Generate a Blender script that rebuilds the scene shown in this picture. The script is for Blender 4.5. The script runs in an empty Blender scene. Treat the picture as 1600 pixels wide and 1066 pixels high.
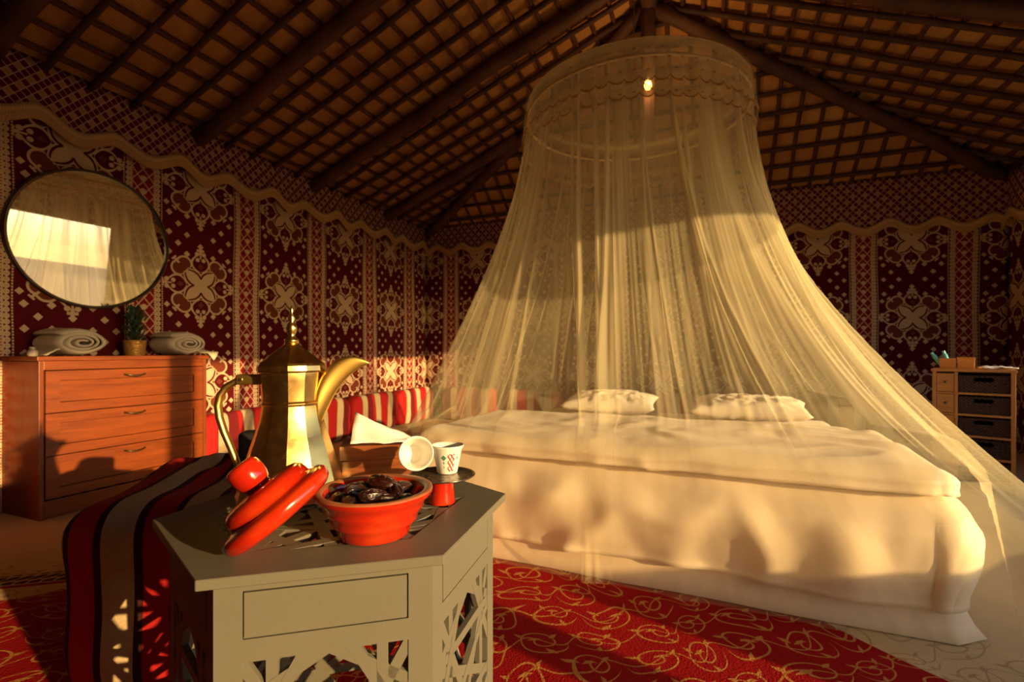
import bpy, bmesh, math, random
from mathutils import Vector, Matrix, noise
from math import sin, cos, pi, radians, sqrt, atan2

random.seed(7)
SC = bpy.context.scene
COL = SC.collection

# ------------------------------------------------------------------ camera
EYE = 0.90
FPX = 760.0
cam_d = bpy.data.cameras.new('camera')
cam = bpy.data.objects.new('camera', cam_d)
COL.objects.link(cam)
cam.location = (0, 0, EYE)
cam.rotation_euler = (radians(90), 0, 0)
cam_d.sensor_width = 36
cam_d.lens = FPX / 1600 * 36
cam_d.shift_y = 17 / 1600
cam_d.clip_start = 0.02
cam_d.dof.use_dof = True
cam_d.dof.focus_distance = 0.92
cam_d.dof.aperture_fstop = 5.6
SC.camera = cam

# ------------------------------------------------------------------ light
SC.view_settings.view_transform = 'Standard'
SC.view_settings.look = 'None'
SC.view_settings.gamma = 1
SC.view_settings.use_curve_mapping = False
SC.view_settings.exposure = 0.08

world = bpy.data.worlds.new('world')
SC.world = world
world.use_nodes = True
wnt = world.node_tree
wnt.nodes.clear()
sky = wnt.nodes.new('ShaderNodeTexSky')
sky.sky_type = 'NISHITA'
sky.sun_disc = False
sky.sun_elevation = radians(10)
sky.sun_rotation = atan2(0.793, -0.609)
sky.dust_density = 1.0
sky.ozone_density = 2.0
bgn = wnt.nodes.new('ShaderNodeBackground')
bgn.inputs[1].default_value = 0.36
wo = wnt.nodes.new('ShaderNodeOutputWorld')
wnt.links.new(sky.outputs[0], bgn.inputs[0])
wnt.links.new(bgn.outputs[0], wo.inputs[0])

sun_d = bpy.data.lights.new('sun', 'SUN')
sun_d.energy = 7.6
sun_d.color = (1.0, 0.66, 0.27)
sun_d.angle = radians(0.6)
sun = bpy.data.objects.new('sun', sun_d)
COL.objects.link(sun)
SUN_EL = 10.0
_tr = Vector((-0.793, 0.609, -math.tan(radians(SUN_EL)))).normalized()
sun.rotation_euler = _tr.to_track_quat('-Z', 'Y').to_euler()
sun.location = (6, -5, 5)

# ------------------------------------------------------------------ helpers
def tag(o, label=None, cat=None, group=None, kind=None):
    if label: o['label'] = label
    if cat: o['category'] = cat
    if group: o['group'] = group
    if kind: o['kind'] = kind
    return o

def empty(name, loc=(0, 0, 0), rz=0.0, label=None, cat=None, group=None):
    o = bpy.data.objects.new(name, None)
    o.empty_display_size = 0.05
    COL.objects.link(o)
    o.location = loc
    o.rotation_euler = (0, 0, rz)
    return tag(o, label, cat, group)

def mesh_obj(name, verts, faces, m=None, parent=None, smooth=True, uv=None):
    me = bpy.data.meshes.new(name)
    me.from_pydata([tuple(v) for v in verts], [], faces)
    if uv is not None:
        l = me.uv_layers.new(name='uv')
        for lp in me.loops:
            l.data[lp.index].uv = uv[lp.vertex_index]
    me.update()
    if smooth:
        me.polygons.foreach_set('use_smooth', [True] * len(me.polygons))
    if m: me.materials.append(m)
    o = bpy.data.objects.new(name, me)
    COL.objects.link(o)
    if parent: o.parent = parent
    return o

class MB:
    """collects shapes into one mesh"""
    def __init__(self): self.v = []; self.f = []
    def add(self, verts, faces):
        n = len(self.v)
        self.v += [Vector(p) for p in verts]
        self.f += [tuple(i + n for i in q) for q in faces]
        return self
    def box(self, c, s, M=None):
        x, y, z = s[0] / 2, s[1] / 2, s[2] / 2
        vs = [Vector((a * x, b * y, d * z)) for a in (-1, 1) for b in (-1, 1) for d in (-1, 1)]
        if M is not None: vs = [M @ p for p in vs]
        vs = [p + Vector(c) for p in vs]
        fs = [(0, 1, 3, 2), (4, 6, 7, 5), (0, 4, 5, 1), (2, 3, 7, 6), (0, 2, 6, 4), (1, 5, 7, 3)]
        return self.add(vs, fs)
    def prism(self, poly, z0, z1, M=None):
        n = len(poly)
        vs = [Vector((p[0], p[1], z0)) for p in poly] + [Vector((p[0], p[1], z1)) for p in poly]
        if M is not None: vs = [M @ p for p in vs]
        fs = [tuple(range(n - 1, -1, -1)), tuple(range(n, 2 * n))]
        fs += [(i, (i + 1) % n, n + (i + 1) % n, n + i) for i in range(n)]
        return self.add(vs, fs)
    def lathe(self, prof, seg=32, M=None, close=False, phase=0.0):
        n = len(prof)
        vs = []
        for k in range(seg):
            a = 2 * pi * k / seg + phase
            for (r, z) in prof: vs.append(Vector((r * cos(a), r * sin(a), z)))
        if M is not None: vs = [M @ p for p in vs]
        fs = []
        for k in range(seg):
            b = (k + 1) % seg
            for i in range(n - 1):
                fs.append((k * n + i, b * n + i, b * n + i + 1, k * n + i + 1))
        if close:
            fs.append(tuple(k * n for k in range(seg - 1, -1, -1)))
            fs.append(tuple(k * n + n - 1 for k in range(seg)))
        return self.add(vs, fs)
    def tube(self, pts, rad, seg=6, flat=1.0, up=Vector((0, 0, 1))):
        pts = [Vector(p) for p in pts]
        n = len(pts)
        vs = []
        for i, p in enumerate(pts):
            t = (pts[min(i + 1, n - 1)] - pts[max(i - 1, 0)]).normalized()
            s = t.cross(up)
            if s.length < 1e-4: s = t.cross(Vector((1, 0, 0)))
            s.normalize()
            u = s.cross(t)
            r = rad[i] if isinstance(rad, (list, tuple)) else rad
            for k in range(seg):
                a = 2 * pi * k / seg
                vs.append(p + s * (r * cos(a)) + u * (r * flat * sin(a)))
        fs = []
        for i in range(n - 1):
            for k in range(seg):
                b = (k + 1) % seg
                fs.append((i * seg + k, i * seg + b, (i + 1) * seg + b, (i + 1) * seg + k))
        fs.append(tuple(range(seg - 1, -1, -1)))
        fs.append(tuple((n - 1) * seg + k for k in range(seg)))
        return self.add(vs, fs)
    def build(self, name, m=None, parent=None, smooth=False, bevel=0.0, seg=2, angle=None, label=None):
        o = mesh_obj(name, self.v, self.f, m, parent, smooth)
        bm = bmesh.new(); bm.from_mesh(o.data)
        bmesh.ops.recalc_face_normals(bm, faces=bm.faces)
        if bevel > 0:
            es = [e for e in bm.edges if len(e.link_faces) == 2 and e.calc_face_angle(0) > 0.5]
            bmesh.ops.bevel(bm, geom=es, offset=bevel, segments=seg, affect='EDGES', profile=0.6, clamp_overlap=True)
        if angle is not None:
            for f in bm.faces: f.smooth = True
            for e in bm.edges:
                if len(e.link_faces) == 2 and e.calc_face_angle(0) > radians(angle): e.smooth = False
        bm.to_mesh(o.data); bm.free()
        if label: o['label'] = label
        return o

def copy_tree(o, parent=None):
    c = o.copy(); COL.objects.link(c)
    if parent: c.parent = parent
    for ch in list(o.children): copy_tree(ch, c)
    return c

def nz(x, y=0.0, z=0.0): return noise.noise(Vector((x, y, z)))

# ---- node expression helper
class E:
    def __init__(self, nt, s): self.nt, self.s = nt, s
    def _b(self, op, o, rev=False, third=None):
        n = self.nt.nodes.new('ShaderNodeMath'); n.operation = op
        a, b = (o, self) if rev else (self, o)
        for i, q in enumerate((a, b, third)):
            if q is None: continue
            if isinstance(q, E): self.nt.links.new(q.s, n.inputs[i])
            else: n.inputs[i].default_value = float(q)
        return E(self.nt, n.outputs[0])
    def __add__(self, o): return self._b('ADD', o)
    def __radd__(self, o): return self._b('ADD', o)
    def __sub__(self, o): return self._b('SUBTRACT', o)
    def __rsub__(self, o): return self._b('SUBTRACT', o, True)
    def __mul__(self, o): return self._b('MULTIPLY', o)
    def __rmul__(self, o): return self._b('MULTIPLY', o)
    def __truediv__(self, o): return self._b('DIVIDE', o)
    def __lt__(self, o): return self._b('LESS_THAN', o)
    def __gt__(self, o): return self._b('GREATER_THAN', o)
    def mx(self, o): return self._b('MAXIMUM', o)
    def mn(self, o): return self._b('MINIMUM', o)
    def pw(self, o): return self._b('POWER', o)
    def at2(self, o): return self._b('ARCTAN2', o)
    def mod(self, o): return self._b('FLOORED_MODULO', o)
    def u(self, op): return self._b(op, None)
    def abs(self): return self.u('ABSOLUTE')
    def frac(self): return self.u('FRACT')
    def floor(self): return self.u('FLOOR')
    def sqrt(self): return self.u('SQRT')
    def sin(self): return self.u('SINE')
    def cos(self): return self.u('COSINE')
def hyp(a, b): return (a * a + b * b).sqrt()

class Mat:
    def __init__(self, name, rough=0.6, metal=0.0, spec=0.5, color=(.5, .5, .5)):
        self.m = bpy.data.materials.new(name)
        self.m.use_nodes = True
        self.nt = self.m.node_tree
        self.b = self.nt.nodes['Principled BSDF']
        self.b.inputs['Roughness'].default_value = rough
        self.b.inputs['Metallic'].default_value = metal
        self.b.inputs['Specular IOR Level'].default_value = spec
        self.b.inputs['Base Color'].default_value = (*color, 1)
    def node(self, t, **kw):
        n = self.nt.nodes.new(t)
        for k, v in kw.items(): setattr(n, k, v)
        return n
    def link(self, a, b): self.nt.links.new(a.s if isinstance(a, E) else a, b)
    def coord(self, which='Object', scale=(1, 1, 1), rot=(0, 0, 0)):
        t = self.node('ShaderNodeTexCoord')
        mp = self.node('ShaderNodeMapping')
        mp.inputs['Scale'].default_value = scale
        mp.inputs['Rotation'].default_value = rot
        self.link(t.outputs[which], mp.inputs[0])
        return mp.outputs[0]
    def xyz(self, vec):
        s = self.node('ShaderNodeSeparateXYZ'); self.link(vec, s.inputs[0])
        return E(self.nt, s.outputs[0]), E(self.nt, s.outputs[1]), E(self.nt, s.outputs[2])
    def noise(self, vec, scale=5, detail=4, rough=.55, dist=0.0):
        n = self.node('ShaderNodeTexNoise')
        n.inputs['Scale'].default_value = scale
        n.inputs['Detail'].default_value = detail
        n.inputs['Roughness'].default_value = rough
        n.inputs['Distortion'].default_value = dist
        self.link(vec, n.inputs['Vector'])
        return E(self.nt, n.outputs[0])
    def ramp(self, fac, stops):
        r = self.node('ShaderNodeValToRGB')
        cr = r.color_ramp
        while len(cr.elements) < len(stops): cr.elements.new(0.5)
        for e, (p, c) in zip(cr.elements, stops):
            e.position = p; e.color = (*c, 1)
        self.link(fac, r.inputs[0])
        return r.outputs[0]
    def mix(self, fac, a, b):
        n = self.node('ShaderNodeMix'); n.data_type = 'RGBA'
        for q, i in ((fac, 0), (a, 6), (b, 7)):
            if isinstance(q, tuple): n.inputs[i].default_value = (*q, 1)
            elif isinstance(q, (int, float)): n.inputs[i].default_value = q
            else: self.link(q, n.inputs[i])
        return n.outputs[2]
    def color(self, s): self.link(s, self.b.inputs['Base Color']); return self
    def bump(self, h, strength=.3, dist=.01):
        n = self.node('ShaderNodeBump')
        n.inputs['Strength'].default_value = strength
        n.inputs['Distance'].default_value = dist
        self.link(h, n.inputs['Height'])
        self.link(n.outputs[0], self.b.inputs['Normal'])
        return self

def plain(name, col, rough=.6, metal=0, spec=.5, var=.25, scale=8, bump=0.0):
    M = Mat(name, rough, metal, spec)
    v = M.coord()
    n = M.noise(v, scale, 5)
    M.color(M.ramp(n, [(.3, tuple(c * (1 - var) for c in col)), (.7, tuple(min(1, c * (1 + var)) for c in col))]))
    if bump: M.bump(M.noise(v, scale * 12, 3), bump, .004)
    return M.m

def wood(name, c0, c1, axis=0, rough=.45, scale=1.0, bump=.15):
    M = Mat(name, rough)
    s = [14 * scale] * 3; s[axis] = 1.2 * scale
    v = M.coord(scale=tuple(s))
    n = M.noise(v, 3, 6, .6, .8)
    n2 = M.noise(M.coord(scale=tuple(q * 5 for q in s)), 4, 3)
    f = n * .75 + n2 * .25
    M.color(M.ramp(f, [(.3, c0), (.68, c1)]))
    M.bump(f, bump, .003)
    return M.m

# ------------------------------------------------------------------ room frame
TH = radians(22)
D1 = Vector((sin(TH), cos(TH), 0))       # along the left wall, away from the viewer
D2 = Vector((cos(TH), -sin(TH), 0))      # along the back wall, to the right
C1 = Vector((-1.21, 6.81, 0))            # left back corner
W, Q = 6.24, 7.9
EAVE, APEX_H, APEX_P, APEX_Q = 2.58, 3.83, 3.21, 1.73
def R(p, q, z=0.0): return C1 + D2 * p - D1 * q + Vector((0, 0, z))

# ------------------------------------------------------------------ textile print
def textile(name, period, phase, v0, slope=0.0, vper=0.75):
    M = Mat(name, .9, spec=.15)
    uvn = M.node('ShaderNodeUVMap'); uvn.uv_map = 'uv'
    u, v, _ = M.xyz(uvn.outputs[0])
    v = v - u * slope
    wob = M.noise(uvn.outputs[0], 1.3, 1) - .5
    u = u + wob * .035
    S = period / .815
    x = ((u - phase) / period + .5).frac() * .815 - .4075     # metres from the medallion axis
    ax = x.abs()
    vv = (v - v0) / vper
    y = ((vv + .5).frac() - .5) * .75
    # medallion
    a, b = ax / .275, y.abs() / .262
    r = hyp(a, b)
    ph = b.at2(a)
    lo, hi = a.mn(b), a.mx(b)          # folded over the diagonal
    d45 = (a - b).abs() * .7071        # distance from the diagonal
    s45 = (a + b) * .7071
    lw = (s45 * (pi / .58)).sin().mx(0).pw(.75) * .150
    leaf = ((d45 < lw) * (s45 < .62)).mx(r < .19)                       # four broad diagonal petals
    lout = ((d45 - lw - .075).abs() < .021) * (s45 < .60) * (s45 > .12)  # thin line round each petal
    tt = ((hi - .40) / .56).mx(0).mn(1)
    tw = (tt.pw(.85) * pi).sin().pw(.8) * .255                          # palmette on each axis
    tear = ((lo - tw).abs() < .030) * (hi > .40) * (hi < .97)
    intear = (lo < tw) * (hi > .40) * (hi < .97)
    eyes = hyp(hi - .76, lo - .085) < .058
    heart = (((hi - .57).abs() * .8 + lo) < .085)
    stem_ = (lo < .022) * (hi > .80) * (hi < 1.0)
    cl = hyp(hi - .595, lo - .46)
    lobe = ((cl - .20).abs() < .026) * (1 - intear) * (s45 > .56) * (1 - leaf)
    lfill = (cl < .19) * (1 - intear) * (s45 > .58)
    horn = ((d45 < .028) * (s45 > .84) * (s45 < 1.02)).mx(((s45 - 1.03).abs() < .024) * (d45 < .075))
    curl = hyp(hi - .93, lo - .10) < .062
    tip = ((hi - 1.09).abs() < .13) * (lo < .040)
    tip2 = ((hi - 1.04).abs() < .035) * (lo < .11)
    med = leaf.mx(lout).mx(tear).mx(eyes).mx(stem_).mx(lobe).mx(horn).mx(curl).mx(tip).mx(tip2)
    tanfill = (lfill.mx(heart)) * (1 - med)
    # scattered lozenges between the medallions
    yy = (y.abs() - .375).abs()                        # 0 half way between two medallions
    def loz(dx, dy, h): return ((ax - dx).abs() + (yy - dy).abs()) < h
    lz = loz(.105, .0, .024).mx(loz(.235, .0, .024)).mx(loz(.0, .072, .024)).mx(loz(.17, .072, .024)) \
        .mx(loz(.105, .144, .024)).mx(loz(.235, .144, .024)).mx(loz(.255, .215, .022))
    panel = ax < .285
    # bead column
    bx = ax - .3125
    by = ((v / .034).frac() - .5) * .034
    bead = ((hyp(bx, by) < .0155) * (hyp(bx, by) > .006)).mx((bx.abs() < .004) * 1.0)
    edge1 = ((bx.abs() - .0255).abs() < .0045) * ((v / .017).frac() > .35)
    # lattice column
    lx = .4075 - ax
    k = .045
    g1 = ((lx * 1.25 + v) / (2 * k) + .25)
    g2 = ((v - lx * 1.25) / (2 * k) + .25)
    f1 = (g1.frac() - .5).abs()
    f2 = (g2.frac() - .5).abs()
    latt = ((f1 < .06).mx(f2 < .06)) * (lx < .075)
    starc = (hyp(lx, ((v / (2 * k)).frac() - .5) * 2 * k) < .021) * (lx < .075)
    lat_edge = (lx - .078).abs() < .004
    lat_in = lx < .075
    cream = ((med.mx(lz)) * panel).mx(bead).mx(edge1).mx(latt).mx(starc).mx(lat_edge)
    grain = M.noise(uvn.outputs[0], 90, 2)
    dark = M.mix(grain, (.055, .002, .005), (.115, .004, .007))
    lattbg = M.mix(grain, (.16, .006, .010), (.28, .010, .014))
    base = M.mix(lat_in, dark, lattbg)
    base = M.mix(tanfill * panel * .8, base, (.17, .040, .018))
    crm = M.mix(grain, (.50, .34, .21), (.66, .48, .31))
    M.color(M.mix(cream, base, crm))
    M.bump(cream + grain * .4, .25, .003)
    return M.m

def valance_print():
    M = Mat('valance_print', .9, spec=.15)
    uvn = M.node('ShaderNodeUVMap'); uvn.uv_map = 'uv'
    u, v, _ = M.xyz(uvn.outputs[0])
    c = .056
    g1 = (u * 1.1 + v) / c
    g2 = (u * 1.1 - v) / c
    line = ((g1.frac() - .5).abs() > .435).mx((g2.frac() - .5).abs() > .435)
    par = (g1.floor().mod(2) < .5) * (g2.floor().mod(2) < .5)
    grain = M.noise(uvn.outputs[0], 80, 2)
    base = M.mix(grain, (.07, .003, .007), (.13, .005, .010))
    base = M.mix(par, base, (.40, .20, .10))
    M.color(M.mix(line, base, (.50, .33, .26)))
    M.bump(line, .2, .003)
    return M.m

def braid_mat():
    M = Mat('braid_trim_cloth', .85, spec=.2)
    uvn = M.node('ShaderNodeUVMap'); uvn.uv_map = 'uv'
    u, v, _ = M.xyz(uvn.outputs[0])
    s = ((u * 520).sin() * .5 + .5)
    t = M.noise(uvn.outputs[0], 60, 3)
    band = (v > .045)
    c = M.mix(t, (.42, .25, .11), (.62, .40, .19))
    c = M.mix(s * .35, c, (.26, .14, .06))
    c = M.mix(band * .45, c, (.74, .53, .28))
    M.color(c)
    M.bump(s + t, .5, .003)
    return M.m

MAT_WALL_L = textile('wall_textile_left', .815, 2.603, 1.41)
MAT_WALL_B = textile('wall_textile_back', .785, 5.51 - .785 * 7, 1.41, -.032)
MAT_WALL_B.use_fake_user = True
MAT_VAL = valance_print()
MAT_BRAID = braid_mat()

# roof materials
def mat_mat():
    M = Mat('woven_palm_mat', .85, spec=.2)
    v = M.coord('Object')
    w = M.noise(v, 2.2, 3)
    f = M.noise(M.coord('Object', (60, 60, 60)), 2.0, 2)
    wv = M.node('ShaderNodeTexWave'); wv.inputs['Scale'].default_value = 22
    wv.inputs['Distortion'].default_value = 2.5
    M.link(v, wv.inputs[0])
    fac = w * .6 + f * .25 + E(M.nt, wv.outputs[1]) * .15
    M.color(M.ramp(fac, [(.3, (.33, .13, .035)), (.52, (.52, .25, .075)), (.75, (.66, .36, .13))]))
    M.bump(f + E(M.nt, wv.outputs[1]), .6, .006)
    return M.m
MAT_MAT = mat_mat()
MAT_POLE = plain('dark_pole_wood', (.060, .024, .012), .8, var=.5, scale=6, bump=.5)
MAT_RAFT = plain('rafter_wood', (.085, .032, .015), .75, var=.45, scale=5, bump=.5)
MAT_STICK = plain('split_stick_wood', (.095, .028, .010), .8, var=.4, scale=9, bump=.4)

def floor_mat():
    M = Mat('beige_carpet', .95, spec=.1)
    v = M.coord()
    x, y, z = M.xyz(v)
    n = M.noise(v, 3, 4)
    big = M.noise(v, 1.6, 2)
    vo = M.node('ShaderNodeTexVoronoi'); vo.inputs['Scale'].default_value = 5
    vo.feature = 'DISTANCE_TO_EDGE'
    dn = M.node('ShaderNodeMixRGB')
    M.link(v, dn.inputs[1]); nn = M.node('ShaderNodeTexNoise'); nn.inputs['Scale'].default_value = 4
    M.link(v, nn.inputs[0]); M.link(nn.outputs[1], dn.inputs[2]); dn.inputs[0].default_value = .16
    M.link(dn.outputs[0], vo.inputs['Vector'])
    vein = E(M.nt, vo.outputs[0]) < .018
    spots = big > .60
    c = M.mix(n, (.50, .36, .20), (.66, .50, .30))
    c = M.mix(vein * spots * .12, c, (.26, .15, .08))
    M.color(c)
    M.bump(M.noise(v, 160, 2), .6, .004)
    return M.m

def rug_mat():
    """red field with golden scrolls; u,v of the rug in metres (object space)"""
    M = Mat('scroll_rug', .95, spec=.1)
    v = M.coord()
    x, y, z = M.xyz(v)
    nn = M.node('ShaderNodeTexNoise'); nn.inputs['Scale'].default_value = 3.0; nn.inputs['Detail'].default_value = 1
    M.link(v, nn.inputs[0])
    sx, sy, _ = M.xyz(nn.outputs[1])
    X = (x + (sx - .5) * .24) * 1.5
    Y = (y + (sy - .5) * .24) * 1.5
    gold = None
    def grid(cx, cy, ox, oy, flip):
        gx = (X + ox) / cx
        gy = (Y + oy) / cy
        row = gy.floor().mod(2)
        gx = gx + row * .5
        fx = (gx.frac() - .5) * cx
        fy = (gy.frac() - .5) * cy
        sgn = (gx.floor().mod(2) - .5) * 2 * flip
        fx = fx * sgn
        r = hyp(fx, fy)
        a = fy.at2(fx) / (2 * pi) + .5
        # archimedean spiral arm
        t = ((r / .062 - a).frac() - .5).abs()
        arm = (t < .075) * (r < .118) * (r > .012)
        lv = None
        for k, (lx, ly, ang) in enumerate(((.07, .045, .6), (-.085, .05, 2.2), (.02, -.095, -1.0), (-.03, .02, .2))):
            dx, dy = fx - lx, fy - ly
            p = dx * cos(ang) + dy * sin(ang)
            q = dy * cos(ang) - dx * sin(ang)
            e = (p.abs() / .034 + q.abs() / .012) < 1.0
            lv = e if lv is None else lv.mx(e)
        return arm.mx(lv)
    gold = grid(.26, .235, 0, 0, 1)
    # long wavy stems joining the scrolls
    st = ((Y / .235 + (X * 24.0).sin() * .16).frac() - .5).abs() < .018
    gold = gold.mx(st)
    pile = M.noise(v, 140, 2)
    tone = M.noise(v, 2.5, 2)
    red = M.mix(tone, (.26, .004, .006), (.42, .008, .008))
    red = M.mix(pile * .5, red, (.22, .004, .006))
    field = M.mix(gold, red, (.50, .22, .055))
    # border: bands measured from the rug edge
    ex = (x + 2.45).mn(2.62 - x - y * .35)
    ey = 1.62 - y
    sc = ((x + y * .6) * 9.0).sin().abs() * .05
    e = ex.mn(ey)
    bord = (e - sc) < .30
    strip = ((ey - .17).abs() < .045) * (ey < ex)
    stripfig = ((x * 70 + (y * 50).sin() * 1.5).sin() * (y * 70).sin()).abs() < .3
    fl = M.node('ShaderNodeTexVoronoi'); fl.inputs['Scale'].default_value = 9; fl.feature = 'DISTANCE_TO_EDGE'
    M.link(v, fl.inputs['Vector'])
    flo = gold
    bc = M.mix(flo * .55, (.62, .45, .24), (.30, .15, .07))
    bc = M.mix(strip, bc, M.mix(stripfig, (.05, .012, .012), (.55, .36, .18)))
    bc = M.mix(((ey - .235).abs() < .012) * (ey < ex), bc, (.30, .01, .01))
    M.color(M.mix(bord, field, bc))
    M.bump(pile + gold * .5, .6, .005)
    return M.m

# ------------------------------------------------------------------ structure
def grid_wall(name, p0, p1, z0, z1, m, nu, nv, ufn, thick_dir, wob=.02, parent=None):
    """cloth wall between plan points p0,p1; UV in metres, slightly billowed"""
    vs, uv, fs = [], [], []
    d = (p1 - p0)
    L = d.length
    nrm = Vector(thick_dir)
    for i in range(nu + 1):
        s = i / nu
        for j in range(nv + 1):
            h = z0 + (z1 - z0) * j / nv
            b = wob * (nz(s * L * 1.7, h * .6, 3) + .4 * nz(s * L * 5, h * 1.1, 9)) if wob else 0
            vs.append(p0 + d * s + Vector((0, 0, h)) + nrm * b)
            uv.append((ufn(s * L), h))
    for i in range(nu):
        for j in range(nv):
            a = i * (nv + 1) + j
            fs.append((a, a + nv + 1, a + nv + 2, a + 1))
    n = len(vs)
    o = mesh_obj(name, vs, fs, m, parent, True, uv)
    sol = o.modifiers.new('thickness', 'SOLIDIFY'); sol.thickness = .02; sol.offset = 0
    o['kind'] = 'structure'
    return o

grid_wall('wall_left', R(0, 0), R(0, Q), 0, EAVE + .075, MAT_WALL_L, 90, 20, lambda s: 5.865 - s, D2)
grid_wall('wall_back', R(0, 0), R(W, 0), 0, EAVE + .075, MAT_WALL_B, 80, 20, lambda s: s, -D1)
grid_wall('wall_front', R(0, Q), R(W, Q), 0, EAVE + .075, MAT_WALL_L, 30, 10, lambda s: s, D1)
OPEN0, OPEN1, LINTEL = 1.55, 6.55, 1.96
grid_wall('wall_right', R(W, 0), R(W, OPEN0), 0, EAVE + .075, MAT_WALL_L, 24, 12, lambda s: s, -D2)
grid_wall('wall_right_lintel', R(W, OPEN0), R(W, OPEN1), LINTEL, EAVE + .075, MAT_WALL_L, 50, 6, lambda s: s, -D2, .0)
grid_wall('wall_right_near', R(W, OPEN1), R(W, Q), 0, EAVE + .075, MAT_WALL_L, 24, 12, lambda s: s, -D2)
grid_wall('wall_right_low', R(W, OPEN0), R(W, 4.95), 0, .57, MAT_WALL_L, 50, 6, lambda s: s, -D2, .0)
# timber post standing in the side opening
pb = MB().box(R(W, 5.28, LINTEL / 2 + .1), (.17, .14, LINTEL + .2), Matrix.Rotation(-TH, 3, 'Z'))
tag(pb.build('trim_1', MAT_RAFT, None, bevel=.015), kind='structure')

# floor and desert ground outside
fl = MB().add([R(-.1, -.1), R(W + .1, -.1), R(W + .1, Q + .1), R(-.1, Q + .1)] + [R(-.1, -.1, -.05), R(W + .1, -.1, -.05), R(W + .1, Q + .1, -.05), R(-.1, Q + .1, -.05)],
              [(0, 3, 2, 1), (4, 5, 6, 7), (0, 1, 5, 4), (1, 2, 6, 5), (2, 3, 7, 6), (3, 0, 4, 7)])
tag(fl.build('floor', floor_mat()), kind='structure')
sand = plain('desert_sand', (.30, .20, .12), .95, var=.2, scale=1.5, bump=.4)
g = MB().add([(-60, -60, -.06), (60, -60, -.06), (60, 60, -.06), (-60, 60, -.06)], [(0, 1, 2, 3)])
tag(g.build('ground', sand), kind='structure')

# ---- ceiling: hipped roof of woven mats on poles
def roof_h(p, q):
    hl = EAVE + (APEX_H - EAVE) * p / APEX_P
    hr = EAVE + (APEX_H - EAVE) * (W - p) / (W - APEX_P)
    hb = EAVE + (APEX_H - EAVE) * q / APEX_Q
    return min(hl, hr, hb)
c_l, c_r = R(0, 0, EAVE), R(W, 0, EAVE)
f_l, f_r = R(0, Q, EAVE), R(W, Q, EAVE)
ap, rf = R(APEX_P, APEX_Q, APEX_H), R(APEX_P, Q, APEX_H)
UP = Vector((0, 0, .05))
ce = MB()
ce.add([c_l + UP, ap + UP, rf + UP, f_l + UP], [(0, 1, 2, 3)])
ce.add([c_r + UP, f_r + UP, rf + UP, ap + UP], [(0, 1, 2, 3)])
ce.add([c_l + UP, c_r + UP, ap + UP], [(0, 1, 2)])
ce.add([f_l + UP, rf + UP, f_r + UP], [(0, 1, 2)])
ceil = ce.build('ceiling', MAT_MAT)
sol = ceil.modifiers.new('thickness', 'SOLIDIFY'); sol.thickness = .04; sol.offset = 0
tag(ceil, kind='structure')

def pole(name, a, b, r, m, sag=.012, seg=6, n=10, drop=0.0):
    a, b = Vector(a), Vector(b)
    L = (b - a).length
    if L < .12: return None
    n = max(4, int(L / .3))
    sd = random.random() * 100
    pts, rr = [], []
    for i in range(n + 1):
        t = i / n
        p = a.lerp(b, t)
        p += Vector((nz(sd + t * L * 1.3), nz(sd + 40 + t * L * 1.3), nz(sd + 80 + t * L * 1.3) * .5)) * sag * 2
        p.z -= drop
        pts.append(p); rr.append(r * (1 + .18 * nz(sd + t * L * 3, 7)))
    o = MB().tube(pts, rr, seg).build(name, m, ceil, smooth=True)
    return o

# poles that run up the left and right slopes
q = .255
k = 1
while q < Q - .1:
    thick = (k % 5 == 4)
    r = .060 if thick else .022
    m = MAT_RAFT if thick else MAT_POLE
    pe = min(1.0, q / APEX_Q)                 # hip limit
    nm = 'rafter' if thick else 'pole'
    dr = .06 if thick else .026
    pm = APEX_P * pe
    pole(nm, R(0, q, EAVE), R(pm, q, EAVE + (APEX_H - EAVE) * pe), r, m, drop=dr)
    pm = W - (W - APEX_P) * pe
    if thick and q < 1.2: nm, r, m, dr = 'pole', .022, MAT_POLE, .026
    pole(nm, R(W, q, EAVE), R(pm, q, EAVE + (APEX_H - EAVE) * pe), r, m, drop=dr)
    q += .234
    k += 1
# poles across the back slope
q = .14
while q < APEX_Q - .1:
    t = q / APEX_Q
    h = EAVE + (APEX_H - EAVE) * t
    pole('pole', R(APEX_P * t, q, h), R(W - (W - APEX_P) * t, q, h), .021, MAT_POLE, drop=.026)
    q += .158
# thin split sticks between poles and mats
p = .12
while p < APEX_P - .05:
    t = p / APEX_P
    h = EAVE + (APEX_H - EAVE) * t
    pole('stick', R(p, APEX_Q * t, h), R(p, Q, h), .019, MAT_STICK, sag=.008, seg=5, drop=-.008)
    pr = W - (W - APEX_P) * t
    pole('stick', R(pr, APEX_Q * t, h), R(pr, Q, h), .019, MAT_STICK, sag=.008, seg=5, drop=-.008)
    p += .165
p = .2
while p < W - .1:
    qe = APEX_Q * (p / APEX_P if p < APEX_P else (W - p) / (W - APEX_P))
    pole('stick', R(p, 0, EAVE), R(p, qe, roof_h(p, qe)), .019, MAT_STICK, sag=.006, seg=5, drop=-.008)
    p += .185
pole('hip_rafter', c_l, ap, .058, MAT_RAFT, drop=.085, seg=8)
pole('hip_rafter', c_r, ap, .058, MAT_RAFT, drop=.085, seg=8)
pole('ridge_beam', ap, rf, .07, MAT_RAFT, drop=.075, seg=8)
kp = MB().tube([ap + Vector((0, 0, -.03)), ap + Vector((0, 0, -1.28))], [.062, .055], 8)
kp.build('king_post', MAT_RAFT, ceil)

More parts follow.
